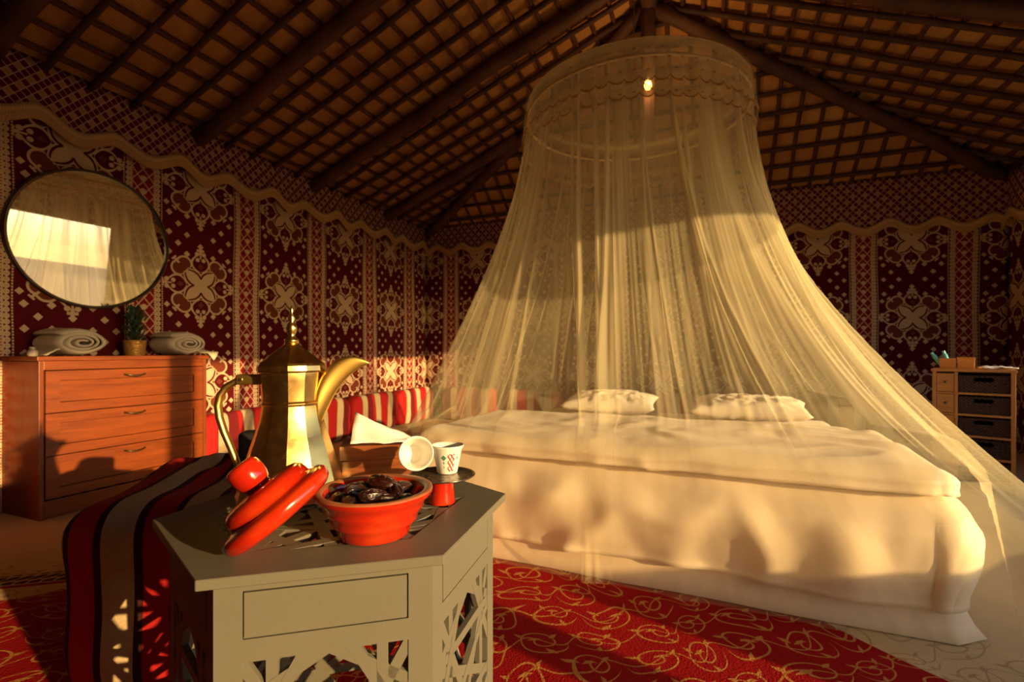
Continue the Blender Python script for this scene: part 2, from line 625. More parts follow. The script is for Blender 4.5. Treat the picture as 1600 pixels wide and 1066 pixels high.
# ---- scalloped valances along the wall tops
def valance(name, label, origin, direction, inward, s0, s1, top, crest, phase, per, ufn):
    root = empty(name, (0, 0, 0), 0, label, 'valance', 'scalloped valances along the tent walls')
    n = int((s1 - s0) / .024)
    vs, uv, fs = [], [], []
    tv, tuv, tf = [], [], []
    ROW = 5
    for i in range(n + 1):
        s = s0 + (s1 - s0) * i / n
        ph = (s - phase) / per
        bot = crest(s) - .082 * (0.5 - 0.5 * cos(2 * pi * ph)) ** .8
        tp = top(s)
        for j in range(ROW + 1):
            h = tp + (bot - tp) * j / ROW
            off = .035 + .020 * (j / ROW) * (1 + sin(2 * pi * ph * .5 + 1.3)) + .012 * nz(s * 3, h * 2, 5) * j / ROW
            vs.append(origin + direction * s + inward * off + Vector((0, 0, h)))
            uv.append((ufn(s), h - .032 * 0))
        for j in range(4):
            off = .056 + .020 * (1 + sin(2 * pi * ph * .5 + 1.3)) + .012 * nz(s * 3, bot * 2, 5) + (.006, .012, .008, .004)[j]
            tv.append(origin + direction * s + inward * (off - .012) + Vector((0, 0, bot + .014 - .031 * j)))
            tuv.append((ufn(s), .078 - .026 * j))
    for i in range(n):
        for j in range(ROW):
            a = i * (ROW + 1) + j
            fs.append((a, a + 1, a + ROW + 2, a + ROW + 1))
        for j in range(3):
            a = i * 4 + j
            tf.append((a, a + 1, a + 5, a + 4))
    o = mesh_obj('valance_cloth', vs, fs, MAT_VAL, root, True, uv)
    o.modifiers.new('t', 'SOLIDIFY').thickness = .004
    t = mesh_obj('braid_trim', tv, tf, MAT_BRAID, root, True, tuv)
    t.modifiers.new('t', 'SOLIDIFY').thickness = .006
    t['label'] = 'tan fringed braid along the wavy lower edge'
    return root
valance('wall_valance', 'red lattice valance with wavy tan braid along the left wall', R(0, 0), -D1, D2, .0, Q - .05,
        lambda s: EAVE + .03, lambda s: 2.40 - .018 * s, 5.865 - 2.399, .4075, lambda s: s)
valance('wall_valance', 'red lattice valance with wavy tan braid along the far back wall', R(0, 0), D2, -D1, .0, W,
        lambda s: EAVE + .06, lambda s: 2.38 - .034 * s, 5.51 - .39 / 2, .3925, lambda s: s + .3)
valance('wall_valance', 'short valance turning the corner above the wicker drawer chest', R(W, 0), -D1, -D2, .0, OPEN0,
        lambda s: EAVE + .02 - .08, lambda s: 2.18, .2, .40, lambda s: s + .1)

# rug
RUGA = radians(14)
bmr = MB()
bmr.prism([(-2.45, -.85), (2.9175, -.85), (2.053, 1.62), (-1.75, 1.62), (-2.45, .65)], 0, .006)
rug = bmr.build('scroll_rug', rug_mat())
rug.location = (-.95, .66, 0.0005)
rug.rotation_euler = (0, 0, RUGA)
tag(rug, 'red rug with golden vine scrolls and beige border under the grey table', 'rug')

# ------------------------------------------------------------------ bed
BT = radians(24)
BW = Vector((cos(BT), -sin(BT), 0))      # across the bed
BL = Vector((sin(BT), cos(BT), 0))       # foot to head
W0, W1, L0, L1 = -1.365, .635, 1.99, 3.99
def B(w, l, z=0.0): return BW * w + BL * l + Vector((0, 0, z))
BM = Matrix(((BW.x, BL.x, 0), (BW.y, BL.y, 0), (0, 0, 1)))     # bed axes to world

def linen(name, c0=(.87, .71, .50), c1=(.92, .78, .57), stripe=0.0):
    M = Mat(name, .8, spec=.25)
    v = M.coord()
    n = M.noise(v, 4, 3)
    c = M.mix(n, c0, c1)
    if stripe:
        x, y, z = M.xyz(v)
        t = (x * cos(BT) - y * sin(BT)) * 95
        w = t.sin() * .5 + .5
        c = M.mix(w * stripe, c, (.72, .56, .36))
        M.b.inputs['Roughness'].default_value = .6
    M.color(c)
    M.bump(M.noise(v, 220, 2) + n, .15, .002)
    M.b.inputs['Sheen Weight'].default_value = .15
    return M.m
LINEN = linen('cream_sateen', stripe=.16)
LINEN2 = linen('cream_cotton', (.86, .76, .60), (.91, .82, .66))
SKIRT = linen('bed_skirt_cloth', (.84, .66, .45), (.90, .72, .50), stripe=.2)

bed = empty('bed', B((W0 + W1) / 2, (L0 + L1) / 2), -BT, 'wide low double bed in cream linen under the hanging net', 'bed')
def bed_box(name, m, w0, w1, l0, l1, z0, z1, bev):
    cx, cy = (w0 + w1) / 2 - (W0 + W1) / 2, (l0 + l1) / 2 - (L0 + L1) / 2
    return MB().box((cx, cy, (z0 + z1) / 2), (w1 - w0, l1 - l0, z1 - z0)).build(name, m, bed, bevel=bev, seg=4, angle=50)
bed_box('bed_base', SKIRT, W0 + .03, W1 - .03, L0 + .03, L1, .008, .24, .02)
bed_box('mattress', LINEN2, W0, W1, L0, L1, .235, .425, .07)
# gathered skirt round the base
vs, fs = [], []
per = []
NS = 420
ring_pts = [(W0, L1), (W0, L0), (W1, L0), (W1, L1)]
seglen = [2.0, 2.0, 2.0]
SROW = 9
for i in range(NS + 1):
    d = 6.0 * i / NS
    k = min(2, int(d / 2.0)); t = (d - 2.0 * k) / 2.0
    a, b = ring_pts[k], ring_pts[k + 1]
    nrm = [(-1, 0), (0, -1), (1, 0)][k]
    for j in range(SROW):
        v_ = j / (SROW - 1)
        z = .27 * (1 - v_) + .010
        f = .006 + .091 * v_ ** 2.4 + .006 * nz(d * .9, v_ * 4.5, 6) * (.3 + v_) + .004 * sin(d * 9 + 2 * nz(d, 3)) * v_
        # corners are drawn together instead of gaping
        ex_ = .2 * (f if t > .5 else -f) * max(0, 1 - min(t, 1 - t) * 2.0 / .12)
        tx = ((b[0] - a[0]) / 2.0, (b[1] - a[1]) / 2.0)
        w = a[0] + (b[0] - a[0]) * t + nrm[0] * f + tx[0] * ex_ - (W0 + W1) / 2
        l = a[1] + (b[1] - a[1]) * t + nrm[1] * f + tx[1] * ex_ - (L0 + L1) / 2
        vs.append((w, l, z))
for i in range(NS):
    for j in range(SROW - 1):
        a = i * SROW + j
        fs.append((a, a + SROW, a + SROW + 1, a + 1))
sk = mesh_obj('bed_skirt', vs, fs, SKIRT, bed)
sk.modifiers.new('t', 'SOLIDIFY').thickness = .004

def fold_noise(w, l, seed):
    a = nz(w * 3.1 + seed, l * 2.2, seed)
    b = nz(w * 7 + a * 1.5, l * 6 + seed, 4)
    return a * .6 + b * .4

def cloth_sheet(name, m, w0, w1, l0, l1, top, hang_l, hang_r, hang_f, seed, amp=.012, thick=.03, rad=.07, ridged=.0):
    """a cloth lying on the bed and hanging over its left, right and foot edges"""
    ins = 1.0
    au0, au1 = w0 - hang_l, w1 + hang_r
    al0 = l0 - hang_f
    nu, nl = 150, 110
    vs, fs = [], []
    def bend(d, lim):           # arc-length past an edge -> (outward, down)
        if d <= 0: return 0.0, 0.0
        arc = rad * pi / 2
        if d < arc:
            a = d / rad
            return rad * sin(a), rad * (1 - cos(a))
        return rad, rad + (d - arc)
    for i in range(nu + 1):
        a = au0 + (au1 - au0) * i / nu
        for j in range(nl + 1):
            b = al0 + (l1 - al0) * j / nl
            ow = max(w0 + rad - a, 0) + max(a - (w1 - rad), 0)
            sw = -1 if a < (w0 + w1) / 2 else 1
            ol = max(l0 + rad - b, 0)
            corner = ow > 0 and ol > 0
            if corner:      # round the corner: square patch of cloth to a disc sector
                A_, B_ = rad + (hang_l if sw < 0 else hang_r), rad + hang_f
                un, vn = ow / A_, ol / B_
                rho = max(un, vn)
                th_ = pi / 4 * vn / un if un >= vn else pi / 2 - pi / 4 * un / vn
                o_ = rho * (A_ + (B_ - A_) * (th_ / (pi / 2)))
                ox, d = bend(o_, 0)
                nvw, nvl = cos(th_) * sw, -sin(th_)
                w = (w0 + rad if sw < 0 else w1 - rad) + nvw * ox
                l = l0 + rad + nvl * ox
                dw, dl = (d, 0) if th_ < pi / 4 else (0, d)
            else:
                oxw, dw = bend(ow, 0)
                oxl, dl = bend(ol, 0)
                d = dw + dl
                nvw, nvl = (sw if dw > 0 else 0), (-1 if dl > 0 else 0)
                w = (a if ow <= 0 else (w0 + rad - oxw if sw < 0 else w1 - rad + oxw))
                l = (b if ol <= 0 else l0 + rad - oxl)
            fn = fold_noise(a, b, seed)
            hang = min(1, d / .12)
            # vertical drape folds on the hanging parts, soft puckers on top
            cr = 1 - abs(nz((a + b * .5) * 3.2, (b - a * .6) * 2.4, seed + 30)) * 3
            dr = (0 if corner else 1) * sin((a if dl > dw else b) * 9 + 4 * nz(a * 2, b * 2, seed)) * .25 + fn * .8 + max(0, cr) * (.9 if not corner else .2)
            z = top - d + amp * 1.3 * fn * (1 - hang)
            if ridged:
                rg = 1 - abs(nz(a * 2.6 + b * 1.2, b * 3.4 - a * .8, seed + 20)) * 2.6
                z += ridged * max(0, rg) * (1 - hang)
            push = hang * (amp * 1.7 * dr + amp * .6)
            bulge = 0.0
            if d > 0:
                ht = max(hang_f if dl >= dw else (hang_l if sw < 0 else hang_r), .05)
                bulge = .030 * sin(pi * min(1, d / ht)) * hang
            w += nvw * (push + bulge); l += nvl * (push + bulge)
            # uneven hem
            z += .012 * nz(a * 1.4, b * 1.4, seed + 5) * hang * d / .25
            vs.append(B(w, l, z))
    for i in range(nu):
        for j in range(nl):
            a = i * (nl + 1) + j
            fs.append((a, a + nl + 1, a + nl + 2, a + 1))
    o = mesh_obj(name, vs, fs, m)
    s = o.modifiers.new('t', 'SOLIDIFY'); s.thickness = thick; s.offset = 1
    return o
duv = cloth_sheet('duvet', LINEN, W0 - .03, W1 + .03, L0 - .045, 3.40, .440, .30, .30, .315, 3.3, amp=.016, thick=.02)
tag(duv, 'cream sateen duvet covering the bed and hanging over its foot', 'duvet')
qlt = cloth_sheet('folded_quilt', LINEN, W0 - .01, W1 + .02, L0 - .065, 2.78, .53, .06, .06, .055, 8.1, amp=.014, thick=.0, rad=.055, ridged=.008)
# give the folded quilt its own thickness downward
qlt.modifiers.clear()
s = qlt.modifiers.new('t', 'SOLIDIFY'); s.thickness = .058; s.offset = -1
tag(qlt, 'puffy cream quilt folded over the foot half of the bed', 'quilt')

def pillow(w, l, rot, sx, sy, sz, z, label, seed, tilt=0.0, m=LINEN2):
    nu, nv = 44, 30
    vs, fs = [], []
    rings = []
    for side in (1, -1):
        for i in range(nu + 1):
            for j in range(nv + 1):
                u, v = -1 + 2 * i / nu, -1 + 2 * j / nv
                edge = (1 - abs(u) ** 2.6) * (1 - abs(v) ** 2.6)
                px = u * sx / 2 * (1 - .07 * (1 - v * v))
                py = v * sy / 2 * (1 - .09 * (1 - u * u))
                h = sz / 2 * max(0, edge) ** .42
                wr = abs(nz(u * 3.4 + seed, v * 2.4, side * 2)) + .5 * abs(nz(u * 8, v * 7 + seed, 3))
                h += side * 0 + (.032 * (.30 - wr)) * min(1, edge * 3)
                vs.append(Vector((px, py, side * h)))
    n1 = (nu + 1) * (nv + 1)
    for sd in (0, 1):
        for i in range(nu):
            for j in range(nv):
                a = sd * n1 + i * (nv + 1) + j
                q4 = (a, a + nv + 1, a + nv + 2, a + 1)
                fs.append(q4 if sd == 0 else q4[::-1])
    o = mesh_obj('pillow', vs, fs, m)
    bm = bmesh.new(); bm.from_mesh(o.data)
    bmesh.ops.remove_doubles(bm, verts=bm.verts, dist=.0008)
    bm.to_mesh(o.data); bm.free()
    p = B(w, l, z + sz / 2)
    o.location = p
    o.rotation_euler = (tilt, 0, -BT + rot)
    return tag(o, label, 'pillow', 'cream pillows at the head of the bed')
pillow(-.80, 3.60, .06, .66, .44, .15, .455, 'cream pillow on the left half of the bed', 1.0, .10)
pillow(.12, 3.60, -.02, .70, .44, .15, .455, 'rumpled cream pillow on the right half of the bed', 5.0, .10)

# ------------------------------------------------------------------ bed net
RC = Vector((.706, 2.815, 0)); RR = .615; RZ = 2.25
HEMC_W, HEMC_L = -.365, 2.99
def hem(phi):
    """hem of the net on the floor, as a rounded rectangle in bed axes"""
    c, s = cos(phi), sin(phi)
    aw = 1.78 if c > 0 else 1.52
    al = 1.36 if s > 0 else 1.14
    e = 5.0
    r = (abs(c / aw) ** e + abs(s / al) ** e) ** (-1 / e)
    # make the radius grow gently and keep the hem wavy where it lies on the floor
    r += .022 * sin(phi * 17 + 2 * nz(phi * 2, 4)) + .03 * nz(cos(phi) * 4, sin(phi) * 4, 11)
    return HEMC_W + r * c, HEMC_L + r * s
def wl(v): return v.dot(BW), v.dot(BL)

def net_mat():
    M = Mat('sheer_net', .8, spec=.1)
    nt = M.nt
    out = nt.nodes['Material Output']
    nt.nodes.remove(M.b)
    at = M.node('ShaderNodeAttribute'); at.attribute_name = 'weave'
    df = M.node('ShaderNodeBsdfDiffuse'); df.inputs[0].default_value = (.80, .71, .45, 1)
    tl = M.node('ShaderNodeBsdfTranslucent'); tl.inputs[0].default_value = (.80, .71, .45, 1)
    tp = M.node('ShaderNodeBsdfTransparent')
    a = M.node('ShaderNodeMixShader'); a.inputs[0].default_value = .5
    b = M.node('ShaderNodeMixShader')
    M.link(df.outputs[0], a.inputs[1]); M.link(tl.outputs[0], a.inputs[2])
    M.link(at.outputs['Fac'], b.inputs[0])
    M.link(tp.outputs[0], b.inputs[1]); M.link(a.outputs[0], b.inputs[2])
    M.link(b.outputs[0], out.inputs[0])
    return M.m
NET = net_mat()

def cloth_attr(o, vals):
    at = o.data.attributes.new('weave', 'FLOAT', 'POINT')
    at.data.foreach_set('value', vals)

netroot = empty('bed_net', (RC.x, RC.y, RZ), 0, 'sheer cream net canopy hanging from a round hoop over the bed', 'bed net')
def to_net(p): return Vector(p) - Vector((RC.x, RC.y, RZ))
NA, NT = 1500, 54
rng = random.Random(21)
# pleats: every pleat is a bunch of gathered cloth running from hoop to hem
pleats = []
for k in range(62):
    big = rng.random() < .3
    pleats.append((2 * pi * (k + rng.uniform(-.7, .7)) / 62, rng.uniform(.03, .07) if big else rng.uniform(.004, .014), rng.uniform(.25, .8) if big else rng.uniform(.3, 1.1), rng.gauss(0, .14)))
vs, fs, dens = [], [], []
pl_lut = {}
def inside_push(w, l, z):
    """keep the cloth outside the duvet"""
    if z > .60: return w, l
    m_ = .150
    cw, cl = (W0 + W1) / 2, (L0 + L1) / 2
    hw, hl = 1.0 + m_, 1.0 + m_
    if z > .5: f = (.60 - z) / .10; hw -= (1 - f) * .07; hl -= (1 - f) * .07
    dw, dl = w - cw, l - cl
    if abs(dw) < hw and abs(dl) < hl:
        if hw - abs(dw) < hl - abs(dl): dw = math.copysign(hw, dw)
        else: dl = math.copysign(hl, dl)
    return cw + dw, cl + dl
for i in range(NA):
    phi = 2 * pi * i / NA
    hw, hl = hem(phi)
    c, s = cos(phi), sin(phi)
    top = RC + (BW * c + BL * s) * RR
    tw, tl_ = wl(top)
    e_gain = 1.45 if c < 0 else 1.62
    for j in range(NT + 1):
        t = j / NT
        z = RZ * (1 - t) + .016 * t
        gain = t ** (e_gain + .50 * max(0, c) ** .5 + (.0 if abs(c) > .4 else -.25 * (1 - abs(c) / .4)))
        w = tw + (hw - tw) * gain
        l = tl_ + (hl - tl_) * gain
        # pleats
        f = 0.0; dn = 0.0
        tt = max(0.0, min(1.0, t * 1.15))
        for (pa, pw, ps, pd) in pleats:
            d = phi - (pa + pd * tt)
            d = (d + pi) % (2 * pi) - pi
            ww = pw * (1 + .3 * tt)
            if abs(d) < ww * 3:
                g_ = math.exp(-(d / ww) ** 2)
                f += g_ * ps
                dn += g_ * ps
        fine = sin(phi * 97 + 2.5 * nz(phi * 6, t * 1.2)) * .5 + sin(phi * 211 + 3 * nz(phi * 9, t)) * .3
        amp = .006 + .034 * min(1, t * 1.6) * (1 - .55 * max(0, (t - .75) / .25))
        off = amp * (f * .8 + fine * .10) + .03 * sin(pi * t) * nz(c * 2.4, s * 2.4, t * 1.4)
        dx, dy = (w - HEMC_W), (l - HEMC_L)
        dd = sqrt(dx * dx + dy * dy)
        w += dx / dd * off; l += dy / dd * off
        w, l = inside_push(w, l, z)
        vs.append(to_net(B(w, l, z)))
        spread = RR / max(RR, sqrt((w - wl(RC)[0]) ** 2 + (l - wl(RC)[1]) ** 2))
        dens.append(min(.9, .085 + .165 * spread + .09 * sin(pi * t) + (.07 + .33 * spread) * (1 - .6 * t) * min(.9, dn) + .02 * fine))
for i in range(NA):
    b = (i + 1) % NA
    for j in range(NT):
        fs.append((i * (NT + 1) + j, i * (NT + 1) + j + 1, b * (NT + 1) + j + 1, b * (NT + 1) + j))
o = mesh_obj('net_drape', vs, fs, NET, netroot)
cloth_attr(o, dens)
# hoop, crown and lace
hoop = MB()
hoop.tube([(RR * cos(2 * pi * k / 72), RR * sin(2 * pi * k / 72), 0) for k in range(73)], .007, 6)
ho = hoop.build('hoop', plain('hoop_cream', (.75, .58, .28), .5), netroot, smooth=True)
def lofted(name, rows, dfn, m=NET, seg=360):
    vs, fs, dens = [], [], []
    for i in range(seg):
        a = 2 * pi * i / seg
        for j, row in enumerate(rows):
            r, z, d = row(a)
            vs.append((r * cos(a), r * sin(a), z)); dens.append(d)
    n = len(rows)
    for i in range(seg):
        b = (i + 1) % seg
        for j in range(n - 1):
            fs.append((i * n + j, i * n + j + 1, b * n + j + 1, b * n + j))
    o = mesh_obj(name, vs, fs, m, netroot)
    cloth_attr(o, dens)
    return o
CROWN = .085
lofted('crown', [lambda a: (.02, CROWN + .16, .5), lambda a: (.20, CROWN + .11, .3), lambda a: (.42, CROWN + .05, .3), lambda a: (RR - .03, CROWN + .012, .32),
                 lambda a: (RR - .004, CROWN, .75), lambda a: (RR + .004, CROWN - .016, .5), lambda a: (RR + .002, 0, .16)], None)

def lace_mat():
    M = Mat('dotted_lace', .8, spec=.1)
    nt = M.nt
    out = nt.nodes['Material Output']; nt.nodes.remove(M.b)
    v = M.coord('Object')
    x, y, z = M.xyz(v)
    ang = y.at2(x)
    def dots(n, dz, ph):
        row = (z / dz).floor()
        a = ((ang * (n / (2 * pi)) + row * .5 + ph).frac() - .5) * (2 * pi * RR / n)
        b = ((z / dz).frac() - .5) * dz
        return (a * a / 2.6 + b * b) < .000022
    d = dots(64, .05, 0)
    at = M.node('ShaderNodeAttribute'); at.attribute_name = 'weave'
    al = E(nt, at.outputs['Fac'])
    stitched = d * (al < .59)
    edge = al > .80
    c = M.mix(stitched.mx(edge), (.80, .66, .38), (.36, .15, .05))
    df = M.node('ShaderNodeBsdfDiffuse'); tl = M.node('ShaderNodeBsdfTranslucent'); tp = M.node('ShaderNodeBsdfTransparent')
    M.link(c, df.inputs[0]); M.link(c, tl.inputs[0])
    a = M.node('ShaderNodeMixShader'); a.inputs[0].default_value = .5
    b = M.node('ShaderNodeMixShader')
    M.link(df.outputs[0], a.inputs[1]); M.link(tl.outputs[0], a.inputs[2])
    M.link((al + stitched * .3).mn(.95), b.inputs[0]); M.link(tp.outputs[0], b.inputs[1]); M.link(a.outputs[0], b.inputs[2])
    M.link(b.outputs[0], out.inputs[0])
    return M.m
LACE = lace_mat()
def scal(a, n, amp): return -amp * abs(sin(a * n / 2)) ** .6
def lace_tier(name, bottom, rr, n, band, start=None):
    rows = []
    Z0 = CROWN - .01 if start is None else start
    for t in (0, .15, .3, .45, .6, .75):
        rows.append(lambda a, t=t: (rr + .012 * t + .005 * sin(a * 31) * t, Z0 + (bottom + band - Z0) * t / .75, .28 if start is None else .12))
    rows.append(lambda a: (rr + .013 + .006 * sin(a * 31), bottom + band * .45 + scal(a, n, .020), .50))
    rows.append(lambda a: (rr + .014 + .006 * sin(a * 31), bottom + .009 + scal(a, n, .020), .52))
    rows.append(lambda a: (rr + .014 + .006 * sin(a * 31), bottom + .007 + scal(a, n, .020), .88))
    rows.append(lambda a: (rr + .014 + .006 * sin(a * 31), bottom + scal(a, n, .020), .88))
    return lofted(name, rows, None, LACE)
lace_tier('lace_tier', -.115, RR + .014, 60, .05)
lace_tier('lace_tier', -.185, RR + .006, 60, .05, -.06)
cords = MB()
for k in range(3):
    a = 2 * pi * k / 3 + .3
    cords.tube([(.02 * cos(a), .02 * sin(a), CROWN + .15), (RR * .98 * cos(a), RR * .98 * sin(a), .0)], .003, 5)
cords.tube([(0, 0, CROWN + .14), (0, 0, roof_h(APEX_P, 3.0) - RZ - .16)], .004, 5)
cords.build('hanging_cord', plain('cord_tan', (.35, .22, .1), .8), netroot)

# bulb lamp on the king post
LP = ap + Vector((-.02, -.075, 0)); LP.z = 3.06
lamp = empty('bulb_lamp', tuple(LP), 0, 'small glowing orange bulb on the roof post behind the net crown', 'lamp')
hb = MB().lathe([(.0, .085), (.022, .085), (.022, .04), (.018, .035), (0, .035)], 16)
hb.box((.0, .03, .06), (.02, .06, .02))
hb.build('lamp_holder', plain('lamp_holder_black', (.03, .02, .015), .4), lamp)
gm = Mat('glowing_bulb', .3, color=(1, .5, .1))
gm.b.inputs['Emission Color'].default_value = (1, .40, .05, 1)
gm.b.inputs['Emission Strength'].default_value = 28
MB().lathe([(.0, -.045), (.018, -.038), (.028, -.018), (.029, .0), (.022, .022), (.013, .036), (0, .037)], 18).build('bulb', gm.m, lamp, smooth=True)
ld = bpy.data.lights.new('bulb_light', 'POINT')
ld.energy = 7; ld.color = (1, .55, .18); ld.shadow_soft_size = .04
lo = bpy.data.objects.new('bulb_light', ld); COL.objects.link(lo); lo.parent = lamp; lo.location = (0, -.08, 0)

# ------------------------------------------------------------------ grey hexagonal table
TC = Vector((-.328, .95, 0)); TR = .325; TTOP = .60; TA = radians(-105.6)
GREY = Mat('grey_painted_board', .5, spec=.4)
_v = GREY.coord()
GREY.color(GREY.mix(GREY.noise(_v, 7, 5), (.125, .114, .084), (.158, .144, .108)))
GREY.bump(GREY.noise(GREY.coord('Object', (90, 90, 90)), 2, 3), .12, .002)
GREY = GREY.m
DARKIN = plain('table_inside_dark', (.05, .045, .04), .8)
TTW = TTOP
TTOP = TTW - .007
table = empty('side_table', (TC.x, TC.y, .007), 0, 'grey painted hexagonal side table with pierced star fretwork in the foreground', 'table')
def hexpts(r): return [(r * cos(TA + k * pi / 3), r * sin(TA + k * pi / 3)) for k in range(6)]

def clip_bar(cx, cy, ang, half_w, poly):
    """a straight bar (infinite) clipped to a convex polygon -> polygon points"""
    d = Vector((cos(ang), sin(ang))); n = Vector((-d.y, d.x))
    c = Vector((cx, cy))
    P = [c - d * 3 - n * half_w, c + d * 3 - n * half_w, c + d * 3 + n * half_w, c - d * 3 + n * half_w]
    m = len(poly)
    for i in range(m):
        a, b = Vector(poly[i]), Vector(poly[(i + 1) % m])
        e = b - a
        inn = lambda p: e.x * (p.y - a.y) - e.y * (p.x - a.x)
        out = []
        for k in range(len(P)):
            p, q_ = P[k], P[(k + 1) % len(P)]
            ip, iq = inn(p), inn(q_)
            if ip >= 0: out.append(p)
            if (ip > 0 and iq < 0) or (ip < 0 and iq > 0):
                out.append(p.lerp(q_, ip / (ip - iq)))
        P = out
        if len(P) < 3: return None
    return P

def fretwork(mb, poly, cx, cy, z0, z1, M=None, s=.145, hw=.0075):
    """pierced star pattern: bars in five directions, clipped to a polygon"""
    idx = 0
    for ang, sp, offs in ((pi / 2, s, .5), (pi / 6, s * .866, .5), (-pi / 6, s * .866, .5), (0, s * .9, .0), (pi / 3, s * .5 * 1.732, .5), (-pi / 3, s * .5 * 1.732, .5)):
        n = Vector((-sin(ang), cos(ang)))
        for k in range(-5, 6):
            o_ = (k + offs) * sp
            P = clip_bar(cx + n.x * o_, cy + n.y * o_, ang, hw, poly)
            if P:
                e = .0002 * (idx % 7)
                mb.prism([(p.x, p.y) for p in P], z0 + e, z1 - e, M)
            idx += 1

# top: hexagonal ring with a pierced centre
top = MB()
TS = .015
ho_, hi_ = hexpts(TR), hexpts(.235)
rv = [(*p, z) for P_ in (ho_, hi_) for z in (TTOP - TS, TTOP) for p in P_]
rf_ = []
for k in range(6):
    b = (k + 1) % 6
    rf_ += [(k, b, 6 + b, 6 + k), (6 + k, 6 + b, 18 + b, 18 + k), (18 + k, 18 + b, 12 + b, 12 + k), (12 + k, 12 + b, b, k)]
top.add(rv, rf_)
top.build('tabletop', GREY, table, bevel=.0012, seg=1)
fw = MB()
fretwork(fw, hexpts(.238), 0, 0, TTOP - TS + .0005, TTOP - .0004, s=.130, hw=.0095)
fw.build('tabletop_fretwork', GREY, table)
# side panels
RS = TR - .028
hs = hexpts(RS)
for k in range(6):
    a, b = Vector((*hs[k], 0)), Vector((*hs[(k + 1) % 6], 0))
    mid = (a + b) / 2
    t = (b - a).normalized(); nrm = Vector((t.y, -t.x, 0)); Lp = (b - a).length
    # panel frame: local x along t, local y up, local z outward
    Mx = Matrix(((t.x, 0, nrm.x, mid.x), (t.y, 0, nrm.y, mid.y), (0, 1, 0, 0), (0, 0, 0, 1)))
    H1 = TTOP - TS - .0005
    x0, x1 = -Lp / 2, Lp / 2
    bd = .036
    fy0, fy1 = .06, .462
    pm = MB()
    for (xa, xb, ya, yb) in ((x0, x0 + bd, 0, H1), (x1 - bd, x1, 0, H1), (x0 + bd, x1 - bd, fy1, fy1 + .032), (x0 + bd, x1 - bd, H1 - .016, H1), (x0 + bd, x1 - bd, .035, fy0)):
        pm.prism([(xa, ya), (xb, ya), (xb, yb), (xa, yb)], -.012, 0, Mx)
    panel = pm.build('side_panel', GREY, table)
    dp = MB()
    g_ = .0022
    xa, xb, ya, yb = x0 + bd + g_, x1 - bd - g_, fy1 + .032 + g_, H1 - .016 - g_
    dp.prism([(xa, ya), (xb, ya), (xb, yb), (xa, yb)], -.010, .0004, Mx)
    dp.build('upper_panel', GREY, panel)
    fr = MB()
    fretwork(fr, [(x0 + bd - .002, fy0 - .002), (x1 - bd + .002, fy0 - .002), (x1 - bd + .002, fy1 + .002), (x0 + bd - .002, fy1 + .002)], 0, .392, -.0115, -.0004, Mx, s=.150, hw=.0082)
    fr.build('fretwork', GREY, panel)

# ------------------------------------------------------------------ brass coffee pot
TTOP = TTW
BR = Mat('polished_brass', .20, 1.0)
_v = BR.coord()
BR.color(BR.mix(BR.noise(_v, 14, 4), (.70, .43, .13), (.82, .55, .20)))
_n = BR.noise(_v, 60, 3)
BR.link(_n * .14 + .18, BR.b.inputs['Roughness'])
BR = BR.m
px, py = -.462, 1.02
pot = empty('coffee_pot', (px, py, TTOP), radians(9), 'tall brass Arabic coffee pot with curved spout on the grey table', 'pot')
def facet(prof, n, name, parent, ph=0.0, m=BR, bev=0.0):
    mb = MB().lathe(prof, n, phase=ph)
    return mb.build(name, m, parent, bevel=bev, seg=2, angle=14)
PH = radians(90 / 10)
BRS = Mat('satin_brass', .36, 1.0, color=(.78, .50, .13)).m
body = facet([(.0, .0), (.106, .0), (.107, .004), (.104, .012), (.099, .035), (.091, .065), (.081, .098), (.071, .128), (.0625, .158), (.058, .182), (.0575, .192)], 12, 'body', pot, PH, bev=.0012)
facet([(.0575, .190), (.061, .192), (.0615, .196), (.058, .199), (.0575, .20), (.058, .215), (.060, .24), (.0625, .258), (.0, .258)], 12, 'neck', pot, PH, bev=.0008)
lid = facet([(.0, .258), (.066, .258), (.0675, .262), (.066, .272), (.063, .277), (.058, .280), (.046, .290), (.033, .300), (.022, .309), (.014, .316), (.012, .319), (.0, .319)], 12, 'pot_lid', pot, PH, bev=.0008)
fin = MB().lathe([(.0, .317), (.014, .318), (.0145, .326), (.011, .328), (.006, .333), (.009, .340), (.0115, .349), (.009, .358), (.005, .363), (.0075, .369), (.0055, .377), (.003, .381), (.0042, .387), (.0025, .394), (0, .397)], 20)
fin.build('finial', BR, lid, smooth=True)
# spout: a flat-sided crescent beak
sp_o = [(.050, .112), (.066, .140), (.077, .166), (.087, .191), (.100, .215), (.117, .239), (.137, .260), (.160, .2745)]       # underside
sp_i = [(.050, .212), (.054, .234), (.060, .251), (.071, .268), (.087, .283), (.109, .293), (.134, .293), (.160, .2770)]       # top edge
mb = MB()
vsp, fsp = [], []
for i, ((xo, zo), (xi, zi)) in enumerate(zip(sp_o, sp_i)):
    wdt = .026 * (1 - (i / 7.0) ** 1.6) + .0015
    mx_, mz_ = xo * .45 + xi * .55, zo * .45 + zi * .55
    vsp += [Vector((xo, 0, zo)), Vector((mx_, -wdt, mz_)), Vector((xi, -wdt * .8, zi)), Vector((xi * .985, 0, zi - .004)), Vector((xi, wdt * .8, zi)), Vector((mx_, wdt, mz_))]
for i in range(7):
    for k in range(6):
        fsp.append((i * 6 + k, i * 6 + (k + 1) % 6, (i + 1) * 6 + (k + 1) % 6, (i + 1) * 6 + k))
fsp += [(5, 4, 3, 2, 1, 0), (42, 43, 44, 45, 46, 47)]
mb.add(vsp, fsp)
spo = mb.build('spout', BRS, pot, smooth=False)
ss = spo.modifiers.new('s', 'SUBSURF'); ss.levels = 2; ss.render_levels = 2
